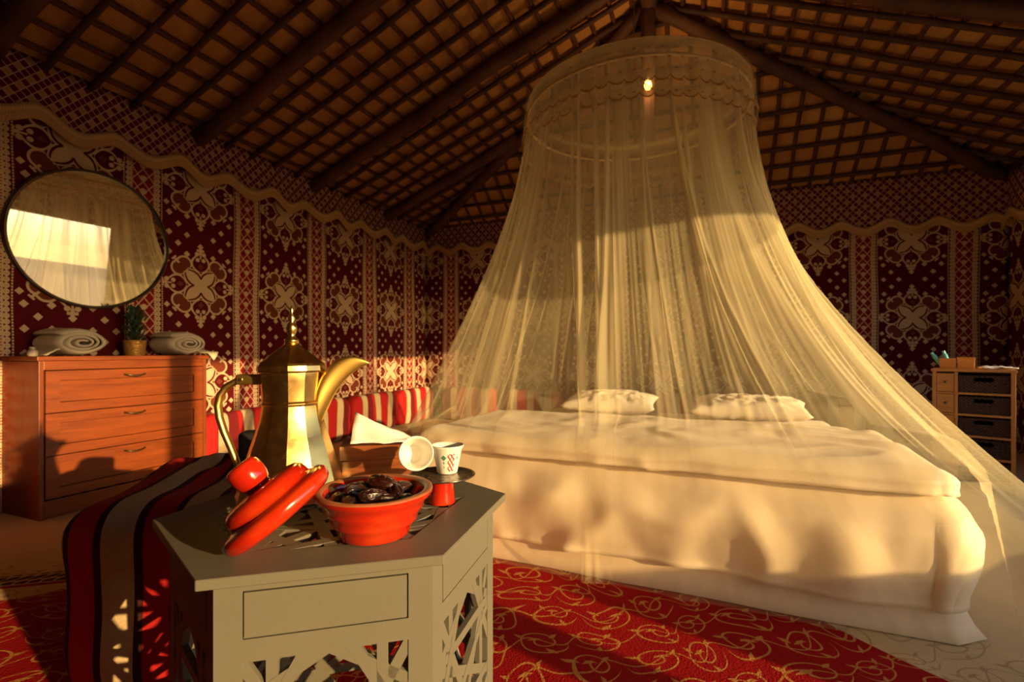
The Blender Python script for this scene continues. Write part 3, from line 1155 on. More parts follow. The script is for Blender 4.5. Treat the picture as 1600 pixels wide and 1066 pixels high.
for f in spo.data.polygons: f.use_smooth = True
# handle
hp = [(-.058, .243), (-.085, .243), (-.108, .239), (-.126, .229), (-.138, .212), (-.143, .190), (-.140, .165), (-.131, .135), (-.119, .105), (-.108, .075), (-.102, .050), (-.103, .030), (-.107, .018)]
hn = MB().tube([(x, 0, z) for x, z in hp], [.005, .006, .007, .0072, .0074, .0074, .0074, .0072, .007, .0066, .006, .0055, .004], 10, flat=1.25, up=Vector((0, 1, 0)))
hh = hn.build('handle', BRS, pot, smooth=True)
hb_ = MB().box((-.078, 0, .243), (.056, .022, .021)).build('hinge_block', BRS, hh, bevel=.003, seg=2)
MB().lathe([(0, .0125), (.004, .012), (.0045, .010), (.0045, .008)], 12, Matrix.Translation((-.096, -.0005, .243)) @ Matrix.Rotation(radians(90), 4, 'X')).build('rivet', plain('rivet_steel', (.5, .42, .3), .3, 1), hh)

# ------------------------------------------------------------------ glazed bowl with dates, and its lid
GL = Mat('red_orange_glaze', .16, spec=.6)
_v = GL.coord()
_n = GL.noise(_v, 9, 4)
GL.color(GL.ramp(_n, [(.3, (.36, .008, .003)), (.58, (.46, .020, .004)), (.9, (.58, .09, .008))]))
GL.bump(GL.noise(_v, 26, 2), .06, .003)
GL.b.inputs['Coat Weight'].default_value = .4
GL.b.inputs['Coat Roughness'].default_value = .08
GL = GL.m
RIM = plain('worn_clay_rim', (.30, .10, .04), .4, var=.3, scale=18)
bowl = empty('dates_bowl', (-.226, .800, TTOP), 0, 'red glazed ridged bowl filled with dates on the grey table', 'bowl')
bp = [(.0, .002), (.050, .000), (.056, .003), (.059, .012), (.064, .022), (.069, .026), (.0695, .029), (.073, .040), (.079, .046), (.0795, .049), (.083, .058), (.090, .064), (.094, .070), (.0945, .074)]
ip = [(.0805, .0735), (.078, .070), (.077, .064), (.072, .055), (.062, .032), (.045, .014), (.0, .010)]
MB().lathe(bp, 64).build('bowl_wall', GL, bowl, smooth=True)
MB().lathe([(.0945, .074), (.0935, .0765), (.089, .0775), (.083, .076), (.0805, .0735)], 64).build('rim', RIM, bowl, smooth=True, label='brown worn rim')
MB().lathe(ip, 64).build('inner_glaze', GL, bowl, smooth=True)

DATE = Mat('date_skin', .28, spec=.6)
_v = DATE.coord()
DATE.color(DATE.ramp(DATE.noise(_v, 40, 4), [(.3, (.010, .003, .002)), (.6, (.034, .008, .005)), (.85, (.10, .025, .010))]))
_w = DATE.noise(DATE.coord('Object', (30, 95, 95)), 1.4, 3, .6, 1.5)
DATE.bump(_w, .9, .004)
DATE.b.inputs['Coat Weight'].default_value = .5
DATE.b.inputs['Coat Roughness'].default_value = .15
DATE = DATE.m
def date_mesh(seed):
    bm = bmesh.new()
    bmesh.ops.create_icosphere(bm, subdivisions=4, radius=1)
    for v in bm.verts:
        p = v.co
        ang = atan2(p.z, p.y)
        wr = .10 * sin(ang * 8 + 3 * nz(p.x * 2 + seed, ang)) + .16 * nz(p.x * 1.6 + seed, p.y * 2, p.z * 2)
        k = (1 - .12 * p.x) * (1 + wr)
        v.co = Vector((p.x * .0255, p.y * .0122 * k, p.z * .0120 * k))
    me = bpy.data.meshes.new('date'); bm.to_mesh(me); bm.free()
    me.polygons.foreach_set('use_smooth', [True] * len(me.polygons))
    me.materials.append(DATE)
    return me
dmes = [date_mesh(s * 3.7) for s in range(5)]
DL = ['date at the front of the heap, its wrinkled end facing the viewer', 'dark date at the left front of the red bowl', 'date at the left of the heap under the pot', 'reddish date at the top of the heap',
      'date lying across the right of the heap', 'small dark date at the right edge inside the bowl', 'date behind the topmost one', 'date tucked under the front one in the middle of the bowl',
      'date at the back left against the bowl wall', 'date at the back right against the bowl wall', 'date at the front right under the rim', 'date at the far left edge inside the bowl']
dpos = [(.008, -.030, .070, 35, 10), (-.030, -.034, .060, 100, 8), (-.028, -.002, .070, 60, 20), (.010, .004, .083, -25, 5), (.036, -.006, .070, 115, -15), (.052, -.026, .060, 60, 0),
        (.002, .034, .074, 10, 0), (.020, -.046, .054, -10, 0), (-.034, .028, .066, 140, 10), (.036, .028, .066, 50, 0), (.026, -.033, .063, 20, 0), (-.056, -.012, .058, 85, 0)]
for i, (x, y, z, a, b) in enumerate(dpos):
    o = bpy.data.objects.new('date', dmes[i % 5]); COL.objects.link(o)
    o.location = (bowl.location.x + x, bowl.location.y + y, TTOP + z + .001)
    o.rotation_euler = (radians(30 * (i % 3)), radians(b), radians(a))
    tag(o, DL[i], 'date', 'dates heaped in the red bowl')
fillv = MB()
fl_o = MB().lathe([(0, .052), (.03, .051), (.055, .047), (.068, .045)], 30).build('date_layer', DATE, bowl, smooth=True, label='dark lower layer of packed dates')
fl_o['kind'] = 'stuff'

# lid, tilted, leaning on the bowl
n_ax = Vector((-.60, -.15, .79)).normalized()
LC = Vector((-.352, .742, .0)); 
lidr = empty('bowl_lid', (0, 0, 0), 0, 'orange glazed stepped lid with round knob leaning against the red bowl', 'lid')
lp_ = [(.0, .012), (.070, .004), (.079, .000), (.0855, .005), (.0885, .014), (.087, .021), (.081, .026), (.0715, .028), (.0675, .031), (.067, .036), (.065, .045), (.058, .052), (.046, .055), (.028, .056), (.018, .057)]
MB().lathe(lp_, 64).build('lid_dome', GL, lidr, smooth=True)
MB().lathe([(.019, .0565), (.018, .060), (.021, .0635), (.0238, .070), (.0252, .080), (.0248, .092), (.0222, .0985), (.015, .1010), (.0, .1015)], 40).build('knob', GL, lidr, smooth=True)
q_ = Vector((0, 0, 1)).rotation_difference(n_ax)
lidr.rotation_mode = 'QUATERNION'; lidr.rotation_quaternion = q_
tdir = Vector((.73, .30, .61)); tdir = (tdir - n_ax * tdir.dot(n_ax)).normalized()
LC.z = TTOP + .087 * abs(tdir.z) + .003
lidr.location = LC - n_ax * .006

# ------------------------------------------------------------------ cups on a footed dish
WH = Mat('white_glazed_china', .18, spec=.6)
_v = WH.coord()
_x, _y, _z = WH.xyz(_v)
_a = _y.at2(_x)
def sect(c, w): return (_a - c).abs() < w
_r = hyp(_x, _y)
_out = _z > -1
lat = (((_a * 22 + _z * 520) / (2 * pi)).frac() < .45).mx(((_a * 22 - _z * 520) / (2 * pi)).frac() < .25)
redp = sect(-1.15, .27) * (_z > .006) * (_z < .042) * lat
leafp = (((_a + 1.72).abs() * .028 + (_z - .034).abs()) < .006).mx(((_a + 1.72).abs() * .05 + (_z - .024).abs()) < .0035).mx(((_a + 1.72).abs() * .06 + (_z - .015).abs()) < .003)
leafq = (((_a + .62).abs() * .04 + (_z - .033).abs()) < .004).mx(((_a + .62).abs() * .06 + (_z - .022).abs()) < .003)
_c = WH.mix(redp, (.80, .77, .70), (.55, .04, .03))
_c = WH.mix(leafp.mx(leafq), _c, (.10, .24, .14))
WH.color(_c)
WHP = Mat('white_china_inside', .15, spec=.6, color=(.82, .79, .72)).m
WH = WH.m
dish = empty('footed_dish', (-.140, .970, TTOP), 0, 'dark engraved round dish on a red foot beside the bowl', 'dish')
MT = Mat('engraved_dark_metal', .22, .85)
_v = MT.coord()
_vo = MT.node('ShaderNodeTexVoronoi'); _vo.inputs['Scale'].default_value = 90; MT.link(_v, _vo.inputs[0])
MT.color(MT.mix(E(MT.nt, _vo.outputs[0]), (.10, .08, .06), (.38, .31, .24)))
MT.bump(E(MT.nt, _vo.outputs[0]), .5, .002)
MB().lathe([(0, .0525), (.062, .0525), (.066, .055), (.067, .056), (.066, .057), (.061, .0555), (0, .0555)], 48).build('dish_plate', MT.m, dish, smooth=True)
MB().lathe([(0, .0005), (.026, .0005), (.0265, .003), (.021, .052), (0, .0523)], 40).build('foot', GL, dish, angle=40)
def cup(name, loc, label, rot=None):
    r = empty(name, loc, 0, label, 'cup', 'white coffee cups on the footed dish')
    MB().lathe([(.0, .0), (.019, .0), (.0205, .002), (.024, .020), (.029, .046), (.0325, .052), (.0335, .0545), (.0330, .056)], 48).build('cup_wall', WH, r, smooth=True)
    MB().lathe([(.0330, .056), (.0315, .0565), (.0285, .050), (.0265, .042), (.0215, .015), (.017, .005), (.0, .004)], 48).build('cup_inside', WHP, r, smooth=True)
    if rot is not None:
        r.rotation_mode = 'QUATERNION'; r.rotation_quaternion = rot
    return r
cup('coffee_cup', (-.117 - .014, .985, TTOP + .0562), 'white cup with red lattice band standing upright on the footed dish')
ax_ = Vector((.30, -.93, .22)).normalized()
cup('coffee_cup', (-.201, .990, TTOP + .092), 'white cup lying on its side with its open mouth facing the viewer', Vector((0, 0, 1)).rotation_difference(ax_))

# ------------------------------------------------------------------ wooden tissue box behind the pot
BXW = wood('polished_brown_wood', (.10, .028, .010), (.27, .085, .028), 0, .25, 1.4)
boxr = empty('tissue_box', (-.316, 1.172, TTOP), radians(13), 'brown polished wooden tissue box behind the brass pot', 'box')
MB().box((0, 0, .026), (.170, .102, .052)).build('box_body', BXW, boxr, bevel=.003, seg=2)
lidb = MB()
for (x0, x1, y0, y1) in ((-.088, -.05, -.054, .054), (.05, .088, -.054, .054), (-.05, .05, -.054, -.014), (-.05, .05, .014, .054)):
    lidb.box(((x0 + x1) / 2, (y0 + y1) / 2, .069), (x1 - x0, y1 - y0, .032))
lidb.build('box_lid', BXW, boxr)
tis = []
tf = []
for i in range(13):
    for j in range(9):
        u, v = i / 12, j / 8
        pk = (1 - u) ** 1.1
        x = -.066 + .150 * u
        zt_ = .0875 + .066 * pk * v + .004 * nz(u * 5, v * 3, 2)
        y = -.046 + .058 * v * (1 - .5 * u) + .007 * sin(u * 8 + v * 2)
        tis.append((x + .006 * v, y, zt_ + .002))
for i in range(12):
    for j in range(8):
        a = i * 9 + j
        tf.append((a, a + 9, a + 10, a + 1))
TIS = plain('white_tissue', (.82, .78, .72), .9, var=.04)
to = mesh_obj('paper_tissue', tis, tf, TIS)
to.modifiers.new('t', 'SOLIDIFY').thickness = .001
to.location = boxr.location; to.rotation_euler = boxr.rotation_euler
tag(to, 'white paper tissue pulled up from the wooden box', 'tissue')
# dark speaker-like slab left of the pot
dk = MB().box((0, 0, .065), (.17, .07, .13)).build('phone_stand', plain('matt_black', (.012, .011, .010), .5), None, bevel=.018, seg=4)
dk.name = 'black_case'
dk.location = (-.80, 1.60, .512)
dk.rotation_euler = (0, 0, radians(10))
tag(dk, 'black rounded case standing on the ottoman behind the pot handle', 'case')

# ------------------------------------------------------------------ striped upholstery
_R, _C, _K, _D = (.46, .012, .012), (.62, .46, .28), (.05, .01, .01), (.17, .008, .012)
STRIPES = {
    'striped_cushion_cloth': [(.0, _R), (.27, _K), (.285, _C), (.485, _K), (.50, _R), (.58, _D), (.77, _K), (.785, _C), (.985, _K)],
    'striped_throw_cloth': [(.0, _R), (.36, _K), (.46, _C), (.88, _K)],
}
def stripe_mat(name, axis, width, off=0.0, dark=True, rough=.85):
    M = Mat(name, rough, spec=.2)
    v = M.coord('Object')
    X = M.xyz(v)[axis]
    t = ((X + off) / width).frac()
    fine = M.noise(v, 120, 2)
    stops = STRIPES[name]
    r = M.node('ShaderNodeValToRGB'); r.color_ramp.interpolation = 'CONSTANT'
    cr = r.color_ramp
    while len(cr.elements) < len(stops): cr.elements.new(.5)
    for e, (p, c) in zip(cr.elements, stops): e.position = p; e.color = (*c, 1)
    M.link(t, r.inputs[0])
    M.color(M.mix(fine * .35, r.outputs[0], (.05, .02, .015)))
    M.bump(M.noise(v, 260, 2), .35, .003)
    return M.m

def soft_block(name, m, sx, sy, sz, rnd, parent=None, puff=.02, seed=0.0, n=26, expn=5.0):
    """rounded, slightly lumpy upholstered block standing on z=0"""
    bm = bmesh.new()
    bmesh.ops.create_cube(bm, size=2)
    bmesh.ops.subdivide_edges(bm, edges=bm.edges, cuts=n, use_grid_fill=True)
    for v in bm.verts:
        p = v.co.copy()
        L = (abs(p.x) ** expn + abs(p.y) ** expn + abs(p.z) ** expn) ** (1 / expn)
        p = p / L
        q0 = Vector((p.x * sx / 2, p.y * sy / 2, p.z * sz / 2 + sz / 2))
        w = nz(q0.x * 4 + seed, q0.y * 4, q0.z * 4) + .5 * nz(q0.x * 9 + seed, q0.y * 9, q0.z * 9)
        q0 += Vector((p.x, p.y, p.z)) * w * puff
        q0.z = max(q0.z, 0.001)
        v.co = q0
    me = bpy.data.meshes.new(name); bm.to_mesh(me); bm.free()
    me.polygons.foreach_set('use_smooth', [True] * len(me.polygons))
    me.materials.append(m)
    o = bpy.data.objects.new(name, me); COL.objects.link(o)
    if parent: o.parent = parent
    return o

# cushions of the floor seating along the walls
CUS = stripe_mat('striped_cushion_cloth', 0, .44, 1.03)
cb = soft_block('back_cushion', CUS, .80, .21, .44, .06, None, .016, 2.0, 20, 4.5)
first = [cb]
def cushion(pos, rz, label, dz=0.0):
    if first: o = first.pop()
    else:
        o = cb.copy(); COL.objects.link(o)
    o.location = pos; o.rotation_euler = (0, 0, rz)
    return tag(o, label, 'cushion', 'striped back cushions along the tent walls')
azL = atan2(D1.y, D1.x)
lq = 5.865
labsL = ['red and cream striped cushion on the floor right of the wooden dresser', 'red and cream striped cushion by the left wall behind the brass pot', 'red and cream striped cushion by the left wall right of the pot spout', 'striped cushion by the left wall nearest to the far corner']
for k, l in enumerate((2.84, 3.66, 4.48, 5.29)):
    cushion(R(.17, lq - l), azL + pi, labsL[k])
cushion(R(.17, lq - .95), azL + pi, 'striped cushion half hidden left of the wooden dresser')
labsB = ['striped cushion by the back wall in the far left corner', 'striped cushion by the back wall, second from the far left corner', 'striped cushion by the back wall behind the left pillow', 'striped cushion by the back wall between the two pillows',
         'striped cushion by the back wall behind the right pillow', 'striped cushion by the back wall right of the bed head']
for k in range(6):
    cushion(R(.80 + .84 * k, .18), -TH, labsB[k])

# ottoman under a striped throw
OT = stripe_mat('striped_throw_cloth', 0, .172, .262)
ott = empty('striped_ottoman', (-.912, 1.585, .007), radians(11), 'ottoman under a red, black and cream striped throw left of the grey table', 'ottoman')
soft_block('seat_block', plain('ottoman_dark', (.06, .02, .02), .9), .54, .64, .45, .05, ott, .0, 1, 8, 8.0)
bm = bmesh.new(); bmesh.ops.create_cube(bm, size=2)
bmesh.ops.subdivide_edges(bm, edges=bm.edges, cuts=40, use_grid_fill=True)
for v in bm.verts:
    p = v.co.copy(); e_ = 7.0
    L = (abs(p.x) ** e_ + abs(p.y) ** e_ + abs(p.z) ** e_) ** (1 / e_)
    p = p / L
    q0 = Vector((p.x * .302, p.y * .345, (p.z + 1) * .2475))
    top = max(0, (p.z - .55) / .45)
    back = max(0, p.y + .1)
    rid = 1 - abs(nz(q0.x * 4.0 + 3, q0.y * 5.0, 1.0)) * 2.2
    q0 += p * (.012 * nz(q0.x * 6, q0.y * 6, q0.z * 6))
    q0.z += top * back * (.032 * rid + .014 * nz(q0.x * 12, q0.y * 12))
    q0.x += .012 * nz(q0.y * 6, q0.z * 5, 8) * (1 + back * 2)
    q0.z = max(q0.z, .012)
    v.co = q0
bmesh.ops.delete(bm, geom=[f for f in bm.faces if f.normal.z < -.5], context='FACES')
me = bpy.data.meshes.new('throw'); bm.to_mesh(me); bm.free()
me.polygons.foreach_set('use_smooth', [True] * len(me.polygons)); me.materials.append(OT)
th = bpy.data.objects.new('throw', me); COL.objects.link(th); th.parent = ott
th.modifiers.new('t', 'SOLIDIFY').thickness = .006

# ------------------------------------------------------------------ wooden dresser
DW = wood('red_brown_wood', (.13, .024, .004), (.27, .058, .009), 0, .38, 1.0)
DWD = wood('red_brown_wood_upright', (.13, .024, .004), (.27, .058, .009), 2, .38, 1.0)
HND = plain('aged_bronze_handle', (.12, .075, .035), .35, .8)
dfl = Vector((-2.51, 2.58, 0))                   # near front corner
DWID, DDEP, DH = .93, .37, .876
drs = empty('dresser', tuple(dfl + D1 * (DWID / 2) - D2 * (DDEP / 2)), pi / 2 - TH, 'red-brown wooden dresser with three drawers under the round mirror', 'dresser')
# local x = along the wall (away), local y = to the wall, front at y = -DDEP/2
fy = -DDEP / 2
def dbox(name, x0, x1, y0, y1, z0, z1, m=DW, parent=None, bev=.003, label=None):
    return MB().box(((x0 + x1) / 2, (y0 + y1) / 2, (z0 + z1) / 2), (x1 - x0, y1 - y0, z1 - z0)).build(name, m, parent or drs, bevel=bev, seg=2, label=label)
hx = DWID / 2
dbox('dresser_top', -hx - .012, hx + .012, fy - .014, -fy, DH - .024, DH)
dbox('side_board', -hx, -hx + .022, fy, -fy, 0, DH - .024, DWD)
dbox('side_board', hx - .022, hx, fy, -fy, 0, DH - .024, DWD)
dbox('back_board', -hx + .022, hx - .022, -fy - .012, -fy, .05, DH - .024)
dbox('top_rail', -hx + .022, hx - .022, fy + .004, fy + .03, DH - .075, DH - .024)
dbox('plinth', -hx + .022, hx - .022, fy + .004, fy + .03, .0, .095)
zt = DH - .080
dh = (zt - .10) / 3
for k in range(3):
    z1 = zt - k * dh; z0 = z1 - dh + .006
    dr = MB()
    xa, xb = -hx + .028, hx - .028
    fw_ = .062
    f0 = fy - .002
    for (a, b, c, d) in ((xa, xa + fw_, z0, z1), (xb - fw_, xb, z0, z1), (xa + fw_, xb - fw_, z1 - fw_ * .85, z1), (xa + fw_, xb - fw_, z0, z0 + fw_ * .85)):
        dr.box(((a + b) / 2, f0 + .011, (c + d) / 2), (b - a, .022, d - c))
    d_o = dr.build('drawer', DW, drs)
    dbox('drawer_panel', xa + fw_ + .003, xb - fw_ - .003, f0 + .012, f0 + .020, z0 + fw_ * .85 + .003, z1 - fw_ * .85 - .003, DW, d_o, 0)
    hd = MB().tube([(-.058, f0 + .004, z1 - .032), (-.052, f0 - .012, z1 - .034), (-.03, f0 - .020, z1 - .039), (0, f0 - .023, z1 - .041), (.03, f0 - .020, z1 - .039), (.052, f0 - .012, z1 - .034), (.058, f0 + .004, z1 - .032)],
                   [.0055, .005, .0055, .0065, .0055, .005, .0055], 8)
    hd.build('handle', HND, d_o, smooth=True, label='bronze bow handle')
def on_dresser(x, y, z=DH): 
    return drs.matrix_basis @ Vector((x, y, z))
drs_M = Matrix.Translation(drs.location) @ Matrix.Rotation(pi / 2 - TH, 4, 'Z')
def on_dresser(x, y, z=DH): return drs_M @ Vector((x, y, z))

# towels
TW = Mat('cream_terry', .95, spec=.1)
_v = TW.coord()
TW.color(TW.mix(TW.noise(_v, 8, 3), (.62, .52, .38), (.74, .64, .48)))
TW.bump(TW.noise(_v, 240, 2), .9, .005)
TW = TW.m
def towel_roll(pos, rz, r, L, label, corner=False):
    """soft flattened roll whose coiled end faces the room (local -y)"""
    root = empty('rolled_towel', pos, rz, label, 'towel', 'rolled towels on the dresser')
    vs, fs = [], []
    NS_, NR = 24, 110
    for i in range(NS_ + 1):
        s = -L / 2 + L * i / NS_
        endr = 1 - .22 * abs(2 * s / L) ** 6
        for k in range(NR + 1):
            a = k / NR * 2 * pi * 3.3
            rr = r * (.16 + .84 * k / NR) * endr * (1 + .10 * nz(s * 9, a * .5, r * 50))
            x = rr * cos(a + .5) * 1.95
            z = rr * sin(a + .5) * (1.0 + .10 * nz(s * 6, 2, r * 60))
            z *= 1 - .16 * (x / (1.95 * r)) ** 2
            tele = -.030 * (1 - k / NR)
            vs.append((x, s + tele * (1 if s < 0 else 0), max(r * .97 + z, .006)))
    for i in range(NS_):
        for k in range(NR):
            b = i * (NR + 1) + k
            fs.append((b, b + NR + 1, b + NR + 2, b + 1))
    o = mesh_obj('towel_coil', vs, fs, TW, root)
    s_ = o.modifiers.new('t', 'SOLIDIFY'); s_.thickness = .012; s_.offset = 0
    # loose end of the towel lying beside the roll, its corner over the edge on the right one
    vs, fs = [], []
    for i in range(19):
        for j in range(15):
            u, v = i / 18, j / 14
            if corner:
                x = .035 + .115 * u + .03 * v; y = .07 - .315 * v * (1 - .45 * abs(u - .55)); 
                z = .012 + .075 * (1 - u) ** 1.5 * (1 - v) + .008 * nz(u * 4, v * 4, 3)
                if y < -.196: z = .012 - (-.196 - y) * 1.1; y = -.204
            else:
                x = (-1.05 + .5 * u) * r * 1.95; y = -.12 + .24 * v
                z = .008 + .040 * u + .008 * nz(u * 4, v * 5, 7)
            vs.append((x, y, z))
    for i in range(18):
        for j in range(14):
            b = i * 15 + j
            fs.append((b, b + 15, b + 16, b + 1))
    f = mesh_obj('towel_flap', vs, fs, TW, root)
    f.modifiers.new('t', 'SOLIDIFY').thickness = .008
    return root
towel_roll(tuple(on_dresser(-.26, -.015, DH + .004)), pi / 2 - TH, .076, .27, 'cream rolled towel at the left end of the dresser top')
towel_roll(tuple(on_dresser(.365, -.01, DH + .004)), pi / 2 - TH, .078, .25, 'cream rolled towel at the right end of the dresser top', True)

# potted plant
pl = empty('potted_plant', tuple(on_dresser(.12, .02)), 0, 'small dark green plant in a golden pot between the towels', 'plant')
PG = Mat('gold_hammered_pot', .4, .4)
_v = PG.coord(); _vo = PG.node('ShaderNodeTexVoronoi'); _vo.inputs['Scale'].default_value = 70; PG.link(_v, _vo.inputs[0])
PG.color(PG.mix(E(PG.nt, _vo.outputs[0]), (.72, .40, .10), (.40, .16, .03))); PG.bump(E(PG.nt, _vo.outputs[0]), .7, .004)
MB().lathe([(0, 0), (.050, 0), (.056, .01), (.062, .085), (.065, .098), (.060, .100), (.056, .090), (0, .088)], 32).build('plant_pot', PG.m, pl, angle=40)
LF = plain('dark_green_leaf', (.018, .045, .018), .5, var=.5, scale=30)
lfm = MB()
rg = random.Random(4)
for k in range(230):
    a = rg.uniform(0, 2 * pi); h = rg.uniform(.095, .33); rr = rg.uniform(.015, .068)
    base = Vector((rr * cos(a) * .8, rr * sin(a) * .8, h - .02))
    tipd = Vector((cos(a) * rg.uniform(.5, 1), sin(a) * rg.uniform(.5, 1), rg.uniform(.7, 1.6))).normalized()
    side = tipd.cross(Vector((0, 0, 1))).normalized()
    L = rg.uniform(.026, .044); wd = rg.uniform(.009, .014)
    nrm = side.cross(tipd) * .003
    lfm.add([base, base + tipd * L * .5 + side * wd + nrm, base + tipd * L, base + tipd * L * .5 - side * wd + nrm, base + tipd * L * .5 - nrm],
            [(0, 1, 4), (1, 2, 4), (2, 3, 4), (3, 0, 4), (0, 3, 2, 1)])
fo = lfm.build('foliage', LF, pl); fo['kind'] = 'stuff'
st = MB()
for k in range(5):
    a = k * 1.26
    st.tube([(.01 * cos(a), .01 * sin(a), .085), (.018 * cos(a), .018 * sin(a), .15), (.02 * cos(a), .02 * sin(a), .31)], .004, 5)
st.build('stem', LF, pl)
# small jar
jar = empty('small_jar', tuple(on_dresser(-.505 + .06, -.08)), 0, 'small cream jar at the left end of the dresser beside the towel', 'jar')

# ------------------------------------------------------------------ round mirror
mz = 1.605
ml = Vector((-2.71, 3.11, 0))
mroot = empty('round_mirror', (ml.x + D2.x * .075, ml.y + D2.y * .075, mz), 0, 'large round mirror in a thin dark frame on the left wall', 'mirror')
MY = radians(-22 - 3.5)
Zm = (Vector((cos(MY), sin(MY), 0)) + Vector((0, 0, -.085))).normalized()
Xm = Vector((0, 0, 1)).cross(Zm).normalized(); Ym = Zm.cross(Xm).normalized()
Mm = Matrix((Xm, Ym, Zm)).transposed()
mroot.rotation_euler = Mm.to_euler()
MIR = Mat('mirror_glass', .015, 1.0, color=(.90, .88, .84)).m
MB().lathe([(0, .0), (.414, .0), (.414, -.006), (0, -.006)], 96).build('mirror_glass', MIR, mroot, angle=40)
MB().lathe([(.413, -.008), (.413, .012), (.417, .016), (.426, .016), (.430, .012), (.430, -.030), (.413, -.030), (.413, -.008)], 96).build('mirror_frame', plain('dark_bronze_frame', (.05, .03, .018), .35, .7), mroot, angle=40)

# ------------------------------------------------------------------ wicker drawer chest on the right
CW = wood('honey_cane_wood', (.30, .11, .025), (.50, .21, .055), 2, .45, 1.5)
CWH = wood('honey_cane_wood_level', (.30, .11, .025), (.50, .21, .055), 0, .45, 1.5)
WK = Mat('dark_wicker', .65, spec=.3)
_v = WK.coord()
_x, _y, _z = WK.xyz(_v)
_wv = ((_z * 330).sin() * ((_x * 260).sin() + .4 * WK.noise(_v, 40, 2)))
WK.color(WK.mix(_wv * .5 + .5, (.022, .008, .006), (.085, .032, .018)))
WK.bump(_wv, .9, .006)
WK = WK.m
cr_ = Vector((3.13, 3.02, 0)); cdir = Vector((-.731, .682, 0)).normalized()
CWD, CHT, CDP = .395, .785, .32
# front runs from the far left corner to the near right corner
fx = -cdir                                      # local x: left -> right as seen
bk = Vector((-fx.y, fx.x, 0))                   # towards the back
if bk.dot(Vector((1, 0, 0))) < 0: bk = -bk
ctr = cr_ + cdir * (CWD / 2) + bk * (CDP / 2)
chest = empty('wicker_chest', tuple(ctr), atan2(fx.y, fx.x), 'honey wood chest with dark wicker baskets at the right by the back wall', 'chest')
cf = -CDP / 2
ch = CWD / 2
def cbox(name, x0, x1, y0, y1, z0, z1, m=CW, parent=None, bev=.002, label=None):
    return MB().box(((x0 + x1) / 2, (y0 + y1) / 2, (z0 + z1) / 2), (x1 - x0, y1 - y0, z1 - z0)).build(name, m, parent or chest, bevel=bev, seg=2, label=label)
cbox('chest_top', -ch - .006, ch + .006, cf - .006, -cf, CHT - .016, CHT, CWH)
xs = -ch + .112
for x0 in (-ch, ch - .022):
    cbox('corner_post', x0, x0 + .022, cf, cf + .022, 0, CHT - .016)
    cbox('corner_post', x0, x0 + .022, -cf - .022, -cf, 0, CHT - .016)
cbox('divider_post', xs, xs + .016, cf + .001, cf + .022, .06, CHT - .016)
cbox('back_panel', -ch + .022, ch - .022, -cf - .012, -cf - .004, .06, CHT - .016, CWH)
cbox('side_panel', -ch + .004, -ch + .012, cf + .022, -cf - .022, .06, CHT - .016)
cbox('side_panel', ch - .012, ch - .004, cf + .022, -cf - .022, .06, CHT - .016)
rows = 5
rh = (CHT - .016 - .075) / rows
for k in range(rows):
    z0 = .075 + k * rh
    cbox('shelf_rail', xs + .016, ch - .022, cf + .001, cf + .020, z0 - .010, z0 + .004, CWH)
    cbox('shelf_board', xs + .016, ch - .022, cf + .022, -cf - .014, z0 - .008, z0 + .002, CWH, None, 0)
    bs = MB()
    xa, xb, za, zb = xs + .020, ch - .026, z0 + .007, z0 + rh - .022
    ym = cf + .012
    # basket front with a hand slot
    sx0, sx1, sz0, sz1 = (xa + xb) / 2 - .045, (xa + xb) / 2 + .045, zb - .040, zb - .014
    for (a, b, c, d) in ((xa, sx0, za, zb), (sx1, xb, za, zb), (sx0, sx1, za, sz0), (sx0, sx1, sz1, zb)):
        bs.box(((a + b) / 2, ym + .006, (c + d) / 2), (b - a, .012, d - c))
    bs.box((xa + .006, (ym - cf) / 2 + .01, (za + zb) / 2), (.010, CDP - .06, zb - za))
    bs.box((xb - .006, (ym - cf) / 2 + .01, (za + zb) / 2), (.010, CDP - .06, zb - za))
    bs.box(((xa + xb) / 2, -cf - .03, (za + zb) / 2), (xb - xa, .010, zb - za))
    bs.box(((xa + xb) / 2, .0, za + .004), (xb - xa, CDP - .06, .008))
    bs.build('wicker_basket', WK, chest)
    # small wooden drawer on the left
    cbox('drawer_rail', -ch + .022, xs, cf + .001, cf + .020, z0 - .008, z0 + .003, CWH)
    sd_ = cbox('small_drawer', -ch + .024, xs - .002, cf + .003, -cf - .02, z0 + .006, z0 + rh - .011, CWH)
    MB().lathe([(0, .016), (.008, .014), (.009, .009), (.005, .004), (.006, .0)], 14, Matrix.Translation(((-ch + .022 + xs) / 2, cf + .004, z0 + rh * .5)) @ Matrix.Rotation(radians(90), 4, 'X')).build('knob', HND, sd_, smooth=True)
ch_M = Matrix.Translation(ctr) @ Matrix.Rotation(atan2(fx.y, fx.x), 4, 'Z')
def on_chest(x, y): return ch_M @ Vector((x, y, CHT))
